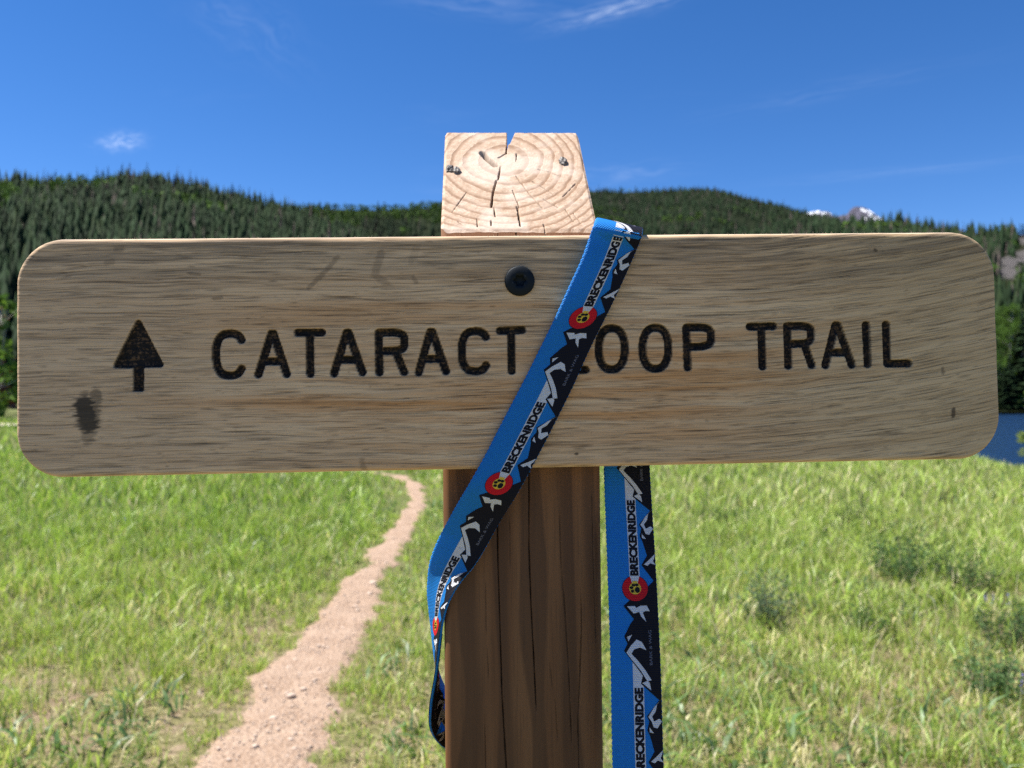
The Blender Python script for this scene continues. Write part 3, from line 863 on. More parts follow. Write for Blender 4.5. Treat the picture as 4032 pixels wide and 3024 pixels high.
# ---- board frame from its four corners
TL, TR = at(62, 941, .4403), at(3915, 910, .4634)
BR, BL = at(3946, 1805, .4598), at(58, 1883, .4367)
Cb = (TL + TR + BR + BL) / 4
U = ((TR + BR) - (TL + BL)).normalized()
Vv = ((TL + TR) - (BL + BR)); Vv = (Vv - U * Vv.dot(U)).normalized()
Nn = Vv.cross(U); Nn = Nn if Nn.y > 0 else -Nn        # into the board
BW = ((TR - TL).length + (BR - BL).length) / 2; BH = ((TL - BL).length + (TR - BR).length) / 2
BT = .0175
MB = Matrix.Identity(4)
for i in range(3):
    MB[i][0], MB[i][1], MB[i][2], MB[i][3] = U[i], Nn[i], Vv[i], Cb[i]
MBi = MB.inverted()
def bpx(px, py):
    """photograph pixel -> board coordinates (x, z)"""
    q = MBi @ hit(px, py, Cb, Nn); return (q.x, q.z)
def board_depth(px, py):
    q = hit(px, py, Cb, Nn); return q.y * CP + (q.z - CAMZ) * SP

# ---- letters as router strokes
def c1(x, y): return (800 + x / 1.8433, 1250 + y / 1.8433)
def c2(x, y): return (2000 + x / 2.4578, 1200 + y / 2.4578)
def c3(x, y): return (2850 + x / 2.765, 1200 + y / 2.765)
def stroke(cf, *lines):
    return [[bpx(*cf(*p)) for p in ln] for ln in lines]
def smoothed(pts): return [tuple(p) for p in chaikin(pts, 2)]
def oval(cx_, cy_, a, b):
    return [(cx_ + a * math.copysign(abs(math.cos(t)) ** .86, math.cos(t)), cy_ + b * math.copysign(abs(math.sin(t)) ** .86, math.sin(t))) for t in np.linspace(0, 2 * math.pi, 41)]
LET = [
 stroke(c1, smoothed([(276, 162), (262, 135), (225, 116), (180, 116), (125, 130), (96, 190), (92, 265), (96, 340), (125, 408), (180, 423), (228, 420), (262, 400), (277, 372)])),
 stroke(c1, [(494, 118), (400, 412)], [(508, 118), (606, 410)], [(432, 318), (572, 318)], [(494, 118), (508, 118)]),
 stroke(c1, [(688, 109), (860, 109)], [(775, 109), (778, 408)]),
 stroke(c1, [(1040, 110), (950, 404)], [(1055, 110), (1156, 398)], [(982, 306), (1120, 306)]),
 stroke(c1, [(1275, 112), (1280, 398)], [(1275, 110)] + smoothed([(1300, 110), (1400, 108), (1456, 125), (1460, 178), (1456, 225), (1400, 243), (1280, 243)]), [(1395, 243), (1458, 395)]),
 stroke(c1, [(1648, 103), (1564, 398)], [(1662, 103), (1763, 390)], [(1592, 300), (1728, 300)]),
 stroke(c1, smoothed([(2052, 140), (2040, 118), (2005, 98), (1965, 97), (1910, 110), (1882, 165), (1875, 245), (1882, 325), (1915, 380), (1968, 391), (2012, 388), (2042, 368), (2053, 345)])),
 stroke(c2, [(-78, 252), (138, 243)], [(33, 248), (38, 638)]),
 stroke(c2, [(533, 240), (540, 635), (752, 628)]),
 stroke(c2, oval(1005, 425, 126, 200)),
 stroke(c2, oval(1428, 420, 125, 199)),
 stroke(c2, [(1728, 220), (1740, 605)], [(1728, 218)] + smoothed([(1760, 218), (1890, 216), (1962, 240), (1968, 310), (1962, 378), (1890, 404), (1738, 408)])),
 stroke(c3, [(283, 238), (537, 232)], [(408, 236), (424, 672)]),
 stroke(c3, [(690, 232), (705, 662)], [(690, 232)] + smoothed([(720, 231), (880, 228), (948, 255), (954, 322), (946, 390), (880, 422), (700, 427)]), [(880, 430), (958, 655)]),
 stroke(c3, [(1218, 222), (1108, 656)], [(1240, 222), (1396, 652)], [(1160, 520), (1345, 518)]),
 stroke(c3, [(1550, 218), (1568, 645)]),
 stroke(c3, [(1766, 214), (1783, 640), (2012, 638)]),
]
ar = lambda x, y: bpx(x / 1.58, 900 + y / 1.58)
ARROW_TRI = [ar(860, 586), ar(724, 850), ar(996, 846)]
ARROW_STEM = [ar(836, 850), ar(884, 850), ar(882, 1003), ar(838, 1003)]
SR = 15.6 * .45 / FPX     # stroke radius

# ---- board front as a relief grid
def round_rect(gx_, gz_, a, b, r):
    X, Z = np.meshgrid(gx_, gz_, indexing='ij')
    dx = np.abs(X) - (a - r); dz_ = np.abs(Z) - (b - r)
    m = (dx > 0) & (dz_ > 0)
    mm = np.maximum(dx, dz_); nn_ = np.hypot(dx, dz_) + 1e-12
    f = np.where(m, mm / nn_, 1)
    X2 = np.where(m, np.sign(X) * ((a - r) + dx * f), X); Z2 = np.where(m, np.sign(Z) * ((b - r) + dz_ * f), Z)
    return X2, Z2
a_, b_, cr_ = BW / 2, BH / 2, .0245
nx, nz = 740, 280
def edgy(h, n):
    u = np.linspace(-1, 1, n); return h * (u - .012 * np.sin(np.pi * u) * 0) * 1.0
gx_ = edgy(a_, nx); gz_ = edgy(b_, nz)
X2, Z2 = round_rect(gx_, gz_, a_, b_, cr_)
qx_ = np.abs(X2) - (a_ - cr_); qz_ = np.abs(Z2) - (b_ - cr_)
sd = np.hypot(np.maximum(qx_, 0), np.maximum(qz_, 0)) + np.minimum(np.maximum(qx_, qz_), 0) - cr_
inner = -sd
er = .0024 + .0006 * sstep(b_ - .03, b_ - .005, Z2) - .0002 * sstep(-b_ + .03, -b_ + .01, Z2)
er = er + .0008 * (fbm(X2 * 60, Z2 * 60, 21, 2) - .5)
k = np.clip(er - inner, 0, er)
Yd = er - np.sqrt(np.maximum(er ** 2 - k ** 2, 0))
# worn grain relief
gr = fbm(X2 * 28, (Z2 + .004 * (fbm(X2 * 9, Z2 * 14, 3) - .5)) * 900, 22, 2)
Yd = Yd + .00007 * sstep(.52, .30, gr)
P2 = np.stack([X2.ravel(), Z2.ravel()], 1)
char = np.zeros(len(P2)); lid = np.full(len(P2), -1); depth = np.zeros(len(P2))
edge_n = .00035 * (fbm(P2[:, 0] * 900, P2[:, 1] * 900, 23, 2) - .5)
def carve(idx, sdv, sel, li):
    """sdv: signed distance to the cut outline, negative inside"""
    s = sdv + edge_n[sel]
    mk = sstep(.00035, -.00025, s); dp = .0026 * np.sqrt(np.clip(-s / .0016, 0, 1))
    char[sel] = np.maximum(char[sel], mk); depth[sel] = np.maximum(depth[sel], dp)
    lid[sel] = np.where((s < 0), li, lid[sel])
for li, lines in enumerate(LET):
    allp = np.array([p for ln in lines for p in ln]); lo = allp.min(0) - .006; hi = allp.max(0) + .006
    sel = np.where((P2[:, 0] > lo[0]) & (P2[:, 0] < hi[0]) & (P2[:, 1] > lo[1]) & (P2[:, 1] < hi[1]))[0]
    d = np.full(len(sel), 1e9)
    for ln in lines: d = np.minimum(d, seg_dist(P2[sel], ln))
    carve(li, d - SR, sel, li)
sel = np.where((np.abs(P2[:, 0] - ARROW_TRI[0][0]) < .025) & (np.abs(P2[:, 1] - ARROW_TRI[0][1] + .02) < .035))[0]
d = np.minimum(poly_sd(P2[sel], ARROW_TRI) - .0016, poly_sd(P2[sel], ARROW_STEM) - .0009)
carve(99, d, sel, len(LET))
Yd = Yd.ravel() + depth * (.9 + .25 * fbm(P2[:, 0] * 300, P2[:, 1] * 1400, 24, 2))
# open grain: thin checks and pores that follow the run of the wood
rg = np.random.default_rng(900)
def run(x, z0):
    xr_ = np.maximum(x - .08, 0)
    return z0 + .010 * (fbm(x * 7 + 40, z0 * 16 + 40, 25, 3) - .5) + .0012 * (fbm(x * 45 + 9, z0 * 90 + 9, 26, 2) - .5) + .55 * xr_ ** 2
grain = np.zeros((nx, nz)); hx = gx_[1] - gx_[0]; hz_ = gz_[1] - gz_[0]
for k in range(5200):
    L_ = .004 * math.exp(rg.normal() * .85 + .75); L_ = min(L_, .11)
    x0 = rg.uniform(-a_, a_); z0 = rg.uniform(-b_ - .02, b_)
    if z0 > .03: L_ *= 1.5
    i0 = max(0, int((x0 - L_ / 2 + a_) / hx)); i1 = min(nx - 1, int((x0 + L_ / 2 + a_) / hx) + 1)
    if i1 - i0 < 2: continue
    ii = np.arange(i0, i1); xx_ = gx_[ii]; t_ = np.clip(1 - np.abs((xx_ - x0) / (L_ / 2)), 0, 1)
    amp = rg.random() ** .9 * (.55 + .45 * min(1, L_ / .02)) * np.sqrt(t_)
    jz = (run(xx_, np.full(len(xx_), z0)) + b_) / hz_
    j0 = np.floor(jz).astype(int); fz_ = jz - j0; ok = (j0 >= 0) & (j0 < nz - 1)
    wide = .35 if rg.random() < .12 else 0
    np.maximum.at(grain, (ii[ok], j0[ok]), (amp * np.clip(1 - fz_ + wide, 0, 1))[ok]); np.maximum.at(grain, (ii[ok], j0[ok] + 1), (amp * np.clip(fz_ + wide, 0, 1))[ok])
fi_ = np.clip((X2 + a_) / hx, 0, nx - 1.001); fj_ = np.clip((Z2 + b_) / hz_, 0, nz - 1.001)   # read back at the true place, also in the rounded corners
ia = fi_.astype(int); ja = fj_.astype(int); fa = fi_ - ia; fb_ = fj_ - ja
grain = ((grain[ia, ja] * (1 - fa) + grain[ia + 1, ja] * fa) * (1 - fb_) + (grain[ia, ja + 1] * (1 - fa) + grain[ia + 1, ja + 1] * fa) * fb_).ravel()
Yd = Yd + .00012 * grain
# stains with shapes of their own
def bl(pts, r, seed, grain=True, am=1.25):
    q = np.array([bpx(*p) for p in pts]); d = seg_dist(P2, q)
    nz_ = fbm(P2[:, 0] * 160, P2[:, 1] * (1500 if grain else 160), seed, 3) - .5
    return sstep(r * 1.15, r * .65, d + nz_ * r * 1.25 * (grain if grain else 1.0))
smear = np.maximum(bl([(332, 1590), (334, 1620), (348, 1670)], 40 * .138e-3, 41, .95), .6 * bl([(378, 1545), (374, 1600), (366, 1670)], 24 * .138e-3, 42))
smear = np.maximum(smear, .45 * bl([(350, 1690), (345, 1730)], 26 * .138e-3, 43))
spots_ = np.zeros(len(P2))
for i, (pts, rr_, am) in enumerate([([(1215, 1135), (1290, 1060), (1330, 1010)], 10, .45), ([(1500, 1000), (1475, 1080), (1520, 1115)], 16, .35), ([(1640, 980), (1620, 1030)], 14, .2), ([(3755, 1610), (3753, 1640)], 9, .95),
        ([(3712, 1450), (3714, 1470)], 7, .6), ([(1425, 1815), (1432, 1850)], 13, .4), ([(2268, 1787), (2274, 1787)], 7, 1.0), ([(3445, 985), (3449, 987)], 7, .9), ([(2000, 1845), (2090, 1850)], 9, .4),
        ([(455, 985), (480, 980)], 14, .4), ([(420, 1035), (440, 1030)], 12, .35), ([(1625, 1090), (1640, 1110)], 9, .4), ([(740, 1075), (790, 1080)], 6, .5), ([(840, 1175), (870, 1172)], 7, .5)]):
    spots_ = np.maximum(spots_, am * bl(pts, rr_ * .138e-3, 60 + i, i < 6))
N0 = len(P2)
VF = np.stack([P2[:, 0], Yd, P2[:, 1]], 1)
FQ = grid_faces(nx, nz)
fl = lid[FQ]; cnt = (fl >= 0).sum(1); fid = np.where(cnt >= 3, fl.max(1), -1)

m_board, N_, P_ = material('weathered_board')
tc = N_.new('ShaderNodeTexCoord').outputs['Object']
x_, y_, z_ = N_.xyz(tc)
wv = N_.noise(N_.comb(N_.math('MULTIPLY', x_, 7.0), 0.0, N_.math('MULTIPLY', z_, 14.0)), 1.0, 3, .55)
wv2 = N_.noise(N_.comb(N_.math('MULTIPLY', x_, 40.0), 3.0, N_.math('MULTIPLY', z_, 60.0)), 1.0, 2, .5)
xr = N_.math('MAXIMUM', N_.math('SUBTRACT', x_, .08), 0.0)
rise = N_.math('MULTIPLY', N_.math('MULTIPLY', xr, xr), .55)
zz = N_.math('SUBTRACT', N_.math('ADD', z_, N_.math('ADD', N_.math('MULTIPLY', N_.math('SUBTRACT', wv, .5), .009), N_.math('MULTIPLY', N_.math('SUBTRACT', wv2, .5), .0005))), rise)
def streak(sx, sz, det, rough, off):
    return N_.noise(N_.comb(N_.math('MULTIPLY', x_, sx), off, N_.math('MULTIPLY', zz, sz)), 1.0, det, rough)
fine = streak(18, 4200, 2, .6, 1.0); pores = streak(24, 3300, 1, .5, 5.0); longs = streak(9, 2700, 1, .5, 9.0); bands = streak(3.5, 110, 3, .6, 13.0); broad = streak(2.2, 22, 3, .6, 17.0)
blot = N_.noise(tc, 11, 4, .6)
base = N_.mix(N_.ramp(bands, .30, .70), (.45, .305, .17), (.62, .455, .275))
base = N_.mix(N_.math('MULTIPLY', N_.ramp(fine, .30, .70), .45), base, (.74, .575, .375))
# warm brown heartwood through the middle and lower part
mid = N_.math('MULTIPLY', N_.ramp(z_, .045, .000), N_.ramp(N_.math('ABSOLUTE', N_.math('ADD', x_, .01)), .27, .06))
warm = N_.math('MULTIPLY', N_.math('MULTIPLY', N_.ramp(broad, .36, .62), N_.ramp(bands, .62, .38)), N_.math('MULTIPLY_ADD', mid, .85, .10))
base = N_.mix(warm, base, (.52, .26, .09))
# cool grey green weathering to the right and along the top
gre = N_.math('MULTIPLY', N_.ramp(x_, .06, .25), .55)
base = N_.mix(gre, base, N_.mix(bands, (.335, .265, .14), (.46, .375, .215)))
lefty = N_.math('MULTIPLY', N_.ramp(x_, -.08, -.24), .5)
base = N_.mix(lefty, base, N_.mix(bands, (.42, .31, .195), (.57, .44, .29)))
topw = N_.math('MULTIPLY', N_.ramp(N_.math('ADD', z_, N_.math('MULTIPLY', N_.math('SUBTRACT', blot, .5), .05)), .030, .060), .72)
topw = N_.math('MULTIPLY', topw, N_.ramp(N_.math('SUBTRACT', streak(9, 240, 3, .6, 21.0), N_.math('MULTIPLY', blot, .25)), .26, .46))
base = N_.mix(N_.math('MULTIPLY', topw, .8), base, (.115, .098, .078))
# dark pores, checks and long cracks
pm = N_.ramp(pores, .44, .34); lm = N_.ramp(longs, .34, .27)
pcol = N_.mix(N_.ramp(blot, .4, .6), (.075, .045, .022), (.045, .037, .028))
base = N_.mix(N_.math('MULTIPLY', pm, .55), base, pcol)
base = N_.mix(N_.math('MULTIPLY', lm, .45), base, (.035, .026, .018))
base = N_.mix(N_.math('MULTIPLY', N_.ramp(fine, .44, .30), .35), base, (.11, .075, .045))
gl = N_.attr('grain').outputs['Fac']
base = N_.mix(N_.math('MULTIPLY', gl, .92), base, N_.mix(N_.math('MULTIPLY', warm, 1.0), (.040, .029, .019), (.095, .040, .014)))
base = N_.mix(N_.attr('stain').outputs['Fac'], base, (.030, .026, .020))
base = N_.mix(N_.math('MULTIPLY', N_.attr('spot').outputs['Fac'], .85), base, (.045, .033, .022))
ch = N_.attr('char').outputs['Fac']
wear = N_.noise(tc, 520, 3, .7); wear2 = streak(60, 900, 2, .6, 30.0)
burnt = N_.mix(N_.math('MULTIPLY', N_.ramp(wear, .44, .66), N_.ramp(wear2, .36, .62)), (.0085, .0075, .0075), (.14, .08, .038))
base = N_.mix(ch, base, burnt)
sunlit_rim = N_.ramp(y_, .0008, .0026)  # rounded edges painted paler: the sunlit rim's brightness put into the wood colour
base = N_.mix(N_.math('MULTIPLY', sunlit_rim, N_.math('SUBTRACT', 1.0, ch)), base, N_.mix(fine, (.68, .56, .43), (.84, .75, .63)))
base = N_.vmath('MULTIPLY', base, N_.comb(N_.math('MULTIPLY_ADD', ch, -.2, 1.2), N_.math('MULTIPLY_ADD', ch, -.12, 1.12), N_.math('MULTIPLY_ADD', ch, -.06, 1.06)))
N_.put(P_.inputs['Base Color'], base); P_.inputs['Roughness'].default_value = .78; P_.inputs['Specular IOR Level'].default_value = .25
hgt = N_.math('SUBTRACT', N_.math('MULTIPLY', fine, .25), N_.math('ADD', N_.math('MULTIPLY', pm, .6), lm))
N_.put(P_.inputs['Normal'], N_.bump(hgt, .35, .0005))

bd = empty('board'); bd.matrix_world = MB; bd.parent = sign
att = {'char': char, 'stain': smear * .93, 'spot': spots_, 'grain': grain}
def sub_mesh(name, fsel, parent):
    fs = FQ[fsel]; u, inv = np.unique(fs, return_inverse=True)
    return mesh_obj(name, VF[u], inv.reshape(-1, 4), m_board, parent, smooth=True, attrs={k_: v_[u] for k_, v_ in att.items()})
# face of the board with sides and back in the same mesh
fb = FQ[fid < 0]
loop = [i * nz for i in range(nx)] + [(nx - 1) * nz + j for j in range(1, nz)] + [i * nz + nz - 1 for i in range(nx - 2, -1, -1)] + [j for j in range(nz - 2, 0, -1)]
loop = np.array(loop)
Vb = [VF]; cur = loop; Fb = [fb]; base_i = N0
for lv, yb in enumerate((.006, .012, BT)):
    ring = VF[loop].copy(); ring[:, 1] = yb
    ids = np.arange(len(loop)) + base_i; base_i += len(loop); Vb.append(ring)
    Fb.append(np.stack([cur, ids, np.roll(ids, -1), np.roll(cur, -1)], 1)); cur = ids
Vall = np.vstack(Vb); na = len(Vall) - N0
cen = len(Vall); Vall = np.vstack([Vall, [[0, BT, 0]]])
Fall = np.vstack(Fb + [np.stack([cur, np.full(len(cur), cen), np.full(len(cur), cen), np.roll(cur, -1)], 1)[:0]])
used_i, inv = np.unique(Fall, return_inverse=True)
padd = {k_: np.r_[v_, np.zeros(na + 1)] for k_, v_ in att.items()}
face = mesh_obj('plank', Vall[used_i], inv.reshape(-1, 4), m_board, bd, smooth=True, attrs={k_: v_[used_i] for k_, v_ in padd.items()})
mesh_obj('plank_back', np.vstack([Vall[cur], [[0, BT, 0]]]), np.stack([np.arange(len(cur)), np.roll(np.arange(len(cur)), -1), np.full(len(cur), len(cur))], 1), m_board, bd, attrs={k_: np.zeros(len(cur) + 1) for k_ in att})
for li in range(len(LET)):
    if (fid == li).any(): sub_mesh('routed_letter', fid == li, bd)
arr_o = sub_mesh('routed_arrow', fid == len(LET), bd)
arr_o['label'] = 'routed black arrow pointing up'
# frayed splinters along the sawn top edge
V = []; F = []
rr = np.random.default_rng(77)
for k in range(150):
    xx_ = rr.uniform(-a_ + .02, a_ - .02); l = rr.uniform(.0008, .0028); i0 = len(V); yy_ = rr.uniform(.001, .006); an = rr.normal() * .9
    V += [(xx_ - .00012, yy_, b_ - .0004), (xx_ + .00012, yy_, b_ - .0004), (xx_ + l * math.sin(an), yy_ - .0005, b_ + l * abs(math.cos(an)) * .55)]; F.append((i0, i0 + 1, i0 + 2))
m_fib, _n, _p = material('raw_wood_fibre'); _p.inputs['Base Color'].default_value = (.62, .52, .40, 1); _p.inputs['Roughness'].default_value = .8
o = mesh_obj('splinters', np.array(V), F, m_fib, bd); o['kind'] = 'stuff'

# ---- post
yaw = math.atan2(U.y, U.x)
pa = .0445
# front plane: just behind the board
ex = Vector((math.cos(yaw), math.sin(yaw), 0)); ey = Vector((-math.sin(yaw), math.cos(yaw), 0))
qmid = MB @ Vector((.006, BT, 0)); qb = MB @ Vector((.006, BT, -b_)); qt = MB @ Vector((.006, BT, b_))
front0 = max((qb, qt, qmid), key=lambda v: v.dot(ey)); fd = front0.dot(ey) + .0006
pl0 = ey * fd
l_ = hit(1752, 2200, pl0, ey); r_ = hit(2375, 2200, pl0, ey)
half = (r_ - l_).dot(ex) / 2; pa = half
cmid = (l_ + r_) / 2; pc = Vector((cmid.x, cmid.y, 0)) + ey * pa
ZREF = 1.12
MP = Matrix.Translation(pc + Vector((0, 0, ZREF))) @ Matrix.Rotation(yaw, 4, 'Z') @ Matrix.Rotation(R(-.55), 4, 'Y') @ Matrix.Translation((0, 0, -ZREF)); MPi = MP.inverted()
ft = MPi @ hit(2030, 908, pl0, ey); zf = ft.z
bt_ = MPi @ hit(2010, 518, pl0 + ey * (2 * pa), ey); zbk = bt_.z
slope = (zbk - zf) / (2 * pa)
pn = (MP.to_3x3() @ Vector((0, -slope, 1))).normalized(); pp0 = MP @ Vector((0, -pa, zf))
def tpx(x, y):
    q = MPi @ hit(1650 + x / 2.304, 480 + y / 2.304, pp0, pn); return (q.x, q.y)
gnx, gny = 240, 300
ux = np.linspace(-pa, pa, gnx); uy = np.linspace(-pa, pa, gny)
TX, TY = round_rect(ux, uy, pa, pa, .0045)
T2 = np.stack([TX.ravel(), TY.ravel()], 1)
wob = .0012 * (fbm(T2[:, 0] * 500, T2[:, 1] * 500, 15, 2) - .5)
dep = np.zeros(len(T2)); crk = np.zeros(len(T2))
cracks0 = [([(805, 180), (800, 215), (788, 290), (720, 325)], .0006, .006), ([(578, 285), (618, 330), (690, 388)], .0030, .010), ([(690, 388), (745, 400)], .0005, .003), ([(741, 400), (716, 525)], .0006, .004), ([(702, 530), (672, 640), (655, 775)], .0008, .005),
          ([(680, 780), (692, 860)], .0005, .003), ([(890, 770), (905, 860), (920, 945)], .0007, .004), ([(880, 490), (1000, 650), (1120, 780)], .0005, .003), ([(850, 620), (910, 770)], .0004, .002), ([(1080, 430), (1170, 450), (1265, 490)], .0004, .002),
          ([(1030, 540), (1220, 655)], .0004, .002), ([(885, 290), (880, 360)], .0005, .003), ([(1305, 680), (1420, 560)], .0004, .002), ([(575, 585), (560, 620)], .0004, .002), ([(405, 780), (385, 820)], .0004, .002), ([(600, 800), (606, 850)], .0004, .002), ([(525, 880), (530, 950)], .0005, .002), ([(655, 895), (655, 940)], .0005, .002), ([(1130, 700), (1260, 775)], .0004, .002),
          ([(290, 800), (240, 870)], .0004, .002), ([(480, 730), (455, 770)], .0004, .002), ([(1400, 830), (1470, 920)], .0004, .002), ([(1130, 930), (1145, 990)], .0005, .002), ([(1330, 800), (1400, 900)], .0004, .002), ([(300, 820), (430, 640)], .0003, .0012), ([(350, 905), (400, 940)], .0003, .001)]
cracks = [c_ for i_, c_ in enumerate(cracks0) if i_ not in (13, 14, 15, 19, 20)]
for pts, w_, dp in cracks:
    q = [tpx(*p) for p in pts]
    d = seg_dist(T2, q) + wob * .4
    m_ = sstep(w_ * .85, w_ * .35, d); crk = np.maximum(crk, m_); dep = np.maximum(dep, dp * m_)
notch = [tpx(806, 70), tpx(872, 70), tpx(868, 92), tpx(822, 195), tpx(800, 210)]
notch = [(x, y) for x, y in notch]
notch[0] = (notch[0][0], pa + .01); notch[1] = (notch[1][0], pa + .01)
ytip = notch[4][1]
sdn = poly_sd(T2, notch)
mn = sstep(.0003, -.0003, sdn)
dep = np.maximum(dep, mn * (.006 + .034 * np.clip((T2[:, 1] - ytip) / (pa - ytip), 0, 1)))
crk = np.maximum(crk, mn * .85)
pith = tpx(770, 345)
rad_ = np.hypot(T2[:, 0] - pith[0], T2[:, 1] - pith[1])
TZ = zf + (T2[:, 1] + pa) * slope - dep + .0006 * (fbm(T2[:, 0] * 220, T2[:, 1] * 220, 16, 3) - .5)
ec = np.minimum(pa - np.abs(T2[:, 0]), pa - np.abs(T2[:, 1])); TZ -= .0012 * sstep(.0016, 0, ec) * (.6 + .8 * fbm(T2[:, 0] * 150, T2[:, 1] * 150, 17, 2))
VT = np.c_[T2, TZ]
post = empty('post'); post.matrix_world = MP; post.parent = sign

m_end, N_, P_ = material('post_end_grain')
tc = N_.new('ShaderNodeTexCoord').outputs['Object']
x_, y_, z_ = N_.xyz(tc)
nz1 = N_.noise(tc, 28, 3, .5); nz2 = N_.noise(tc, 300, 3, .6); nz3 = N_.noise(tc, 900, 2, .6)
rd = N_.vmath('LENGTH', N_.comb(N_.math('SUBTRACT', x_, pith[0]), N_.math('SUBTRACT', y_, pith[1]), 0.0))
rd = N_.math('ADD', rd, N_.math('ADD', N_.math('MULTIPLY', N_.math('SUBTRACT', nz1, .5), .009), N_.math('MULTIPLY', N_.math('SUBTRACT', nz2, .5), .0012)))
ph = N_.math('POWER', N_.math('DIVIDE', rd, .0160), 1.55)
fr_ = N_.math('FRACT', ph)
late = N_.math('MULTIPLY', N_.ramp(fr_, .50, .86), N_.ramp(fr_, 1.0, .93))
late = N_.math('MULTIPLY', late, N_.ramp(nz2, .2, .6, .45, 1.0))
c = N_.mix(N_.ramp(nz2, .3, .7), (.40, .275, .18), (.58, .43, .31))
sub = N_.math('MULTIPLY', N_.math('MULTIPLY_ADD', N_.math('SINE', N_.math('MULTIPLY', rd, 4200.0)), .5, .5), N_.ramp(nz2, .3, .65))
c = N_.mix(N_.math('MULTIPLY', sub, .32), c, (.30, .185, .11))
c = N_.mix(N_.math('MULTIPLY', late, .85), c, (.21, .105, .05))
c = N_.mix(N_.math('MULTIPLY', N_.ramp(nz3, .45, .65), .45), c, (.31, .195, .115))
wash = N_.ramp(N_.noise(tc, 35, 3, .6), .48, .68)
c = N_.mix(N_.math('MULTIPLY', wash, .40), c, (.72, .62, .52))
c = N_.mix(N_.attr('crack').outputs['Fac'], c, (.10, .05, .024))
N_.put(P_.inputs['Base Color'], c); P_.inputs['Roughness'].default_value = .75; P_.inputs['Specular IOR Level'].default_value = .3
N_.put(P_.inputs['Normal'], N_.bump(N_.math('SUBTRACT', nz2, N_.math('MULTIPLY', late, .5)), .5, .0006))
mesh_obj('end_grain', VT, grid_faces(gnx, gny), m_end, post, smooth=True, attrs={'crack': crk})

loop = np.array([i * gny for i in range(gnx)] + [(gnx - 1) * gny + j for j in range(1, gny)] + [i * gny + gny - 1 for i in range(gnx - 2, -1, -1)] + [j for j in range(gny - 2, 0, -1)])
top = VT[loop]; nl = len(loop)
f = np.r_[np.linspace(0, .36, 100), np.linspace(.36, 1, 8)[1:]]
rows = []; crw = []
def fpx(px, py):
    q = MPi @ hit(px, py, pl0, ey); return (q.x, q.z)
fcr = [([(1957, 1840), (1958, 2120), (1967, 2420), (1978, 2760), (1993, 3010), (2010, 3500)], .00055, 1.0), ([(2083, 1840), (2082, 2130), (2092, 2400), (2105, 2650), (2110, 2760)], .00045, .9), ([(2202, 2000), (2210, 2250), (2225, 2400), (2240, 2660), (2250, 2900)], .0003, .7),
       ([(2288, 2330), (2290, 2500), (2282, 2700), (2276, 2850), (2280, 3024)], .0004, .8), ([(1912, 2300), (1915, 2500), (1925, 2660)], .0002, .5), ([(2005, 2050), (2010, 2250)], .0002, .4), ([(1910, 2850), (1912, 3024)], .0003, .6), ([(2160, 2600), (2185, 2760), (2195, 2900)], .0003, .5), ([(2330, 1950), (2345, 2500)], .0003, .5),
       ([(1960, 900), (1957, 1840)], .0004, .8), ([(2030, 890), (2032, 930)], .0012, 1.0), ([(2083, 880), (2083, 1840)], .0003, .5), ([(1818, 900), (1820, 1000)], .0003, .6)]
for k_, f_ in enumerate(f):
    ring = top.copy(); ring[:, 2] = top[:, 2] * (1 - f_) - .3 * f_
    cm = np.zeros(nl)
    frt = np.abs(ring[:, 1] + pa) < .0042
    q = ring[:, [0, 2]]
    for pts, w_, am in fcr:
        pq = np.array([fpx(*p) for p in pts])
        if q[:, 1].max() < pq[:, 1].min() - .01 and q[:, 1].min() > pq[:, 1].max() + .01: continue
        d = seg_dist(q, pq) + .0003 * (vnoise(q[:, 0] * 300, q[:, 1] * 300, 5) - .5)
        cm = np.maximum(cm, am * (1.0 if am > .85 else .6) * sstep(w_ * .5 + .00016, w_ * .1, d) * frt)
    ring[:, 1] += cm * .0025
    # weathered surface waviness
    ring[:, 1] += np.where(frt, .00012 * (fbm(q[:, 0] * 220, q[:, 1] * 8, 19, 2) - .5), 0)
    rows.append(ring); crw.append(cm)
VSft = np.vstack(rows); FS = []
for k_ in range(len(f) - 1):
    a0 = np.arange(nl) + k_ * nl; FS.append(np.stack([a0, a0 + nl, np.roll(a0, -1) + nl, np.roll(a0, -1)], 1))
m_post, N_, P_ = material('post_stained_wood')
tc = N_.new('ShaderNodeTexCoord').outputs['Object']
x_, y_, z_ = N_.xyz(tc)
lo_ = N_.noise(N_.comb(N_.math('MULTIPLY', x_, 14.0), 2.0, N_.math('MULTIPLY', z_, 2.6)), 1.0, 2, .5)
md = N_.noise(N_.comb(N_.math('MULTIPLY', x_, 120.0), N_.math('MULTIPLY', y_, 120.0), N_.math('MULTIPLY', z_, 6.0)), 1.0, 3, .6)
fi = N_.noise(N_.comb(N_.math('MULTIPLY', x_, 900.0), N_.math('MULTIPLY', y_, 900.0), N_.math('MULTIPLY', z_, 22.0)), 1.0, 3, .65)
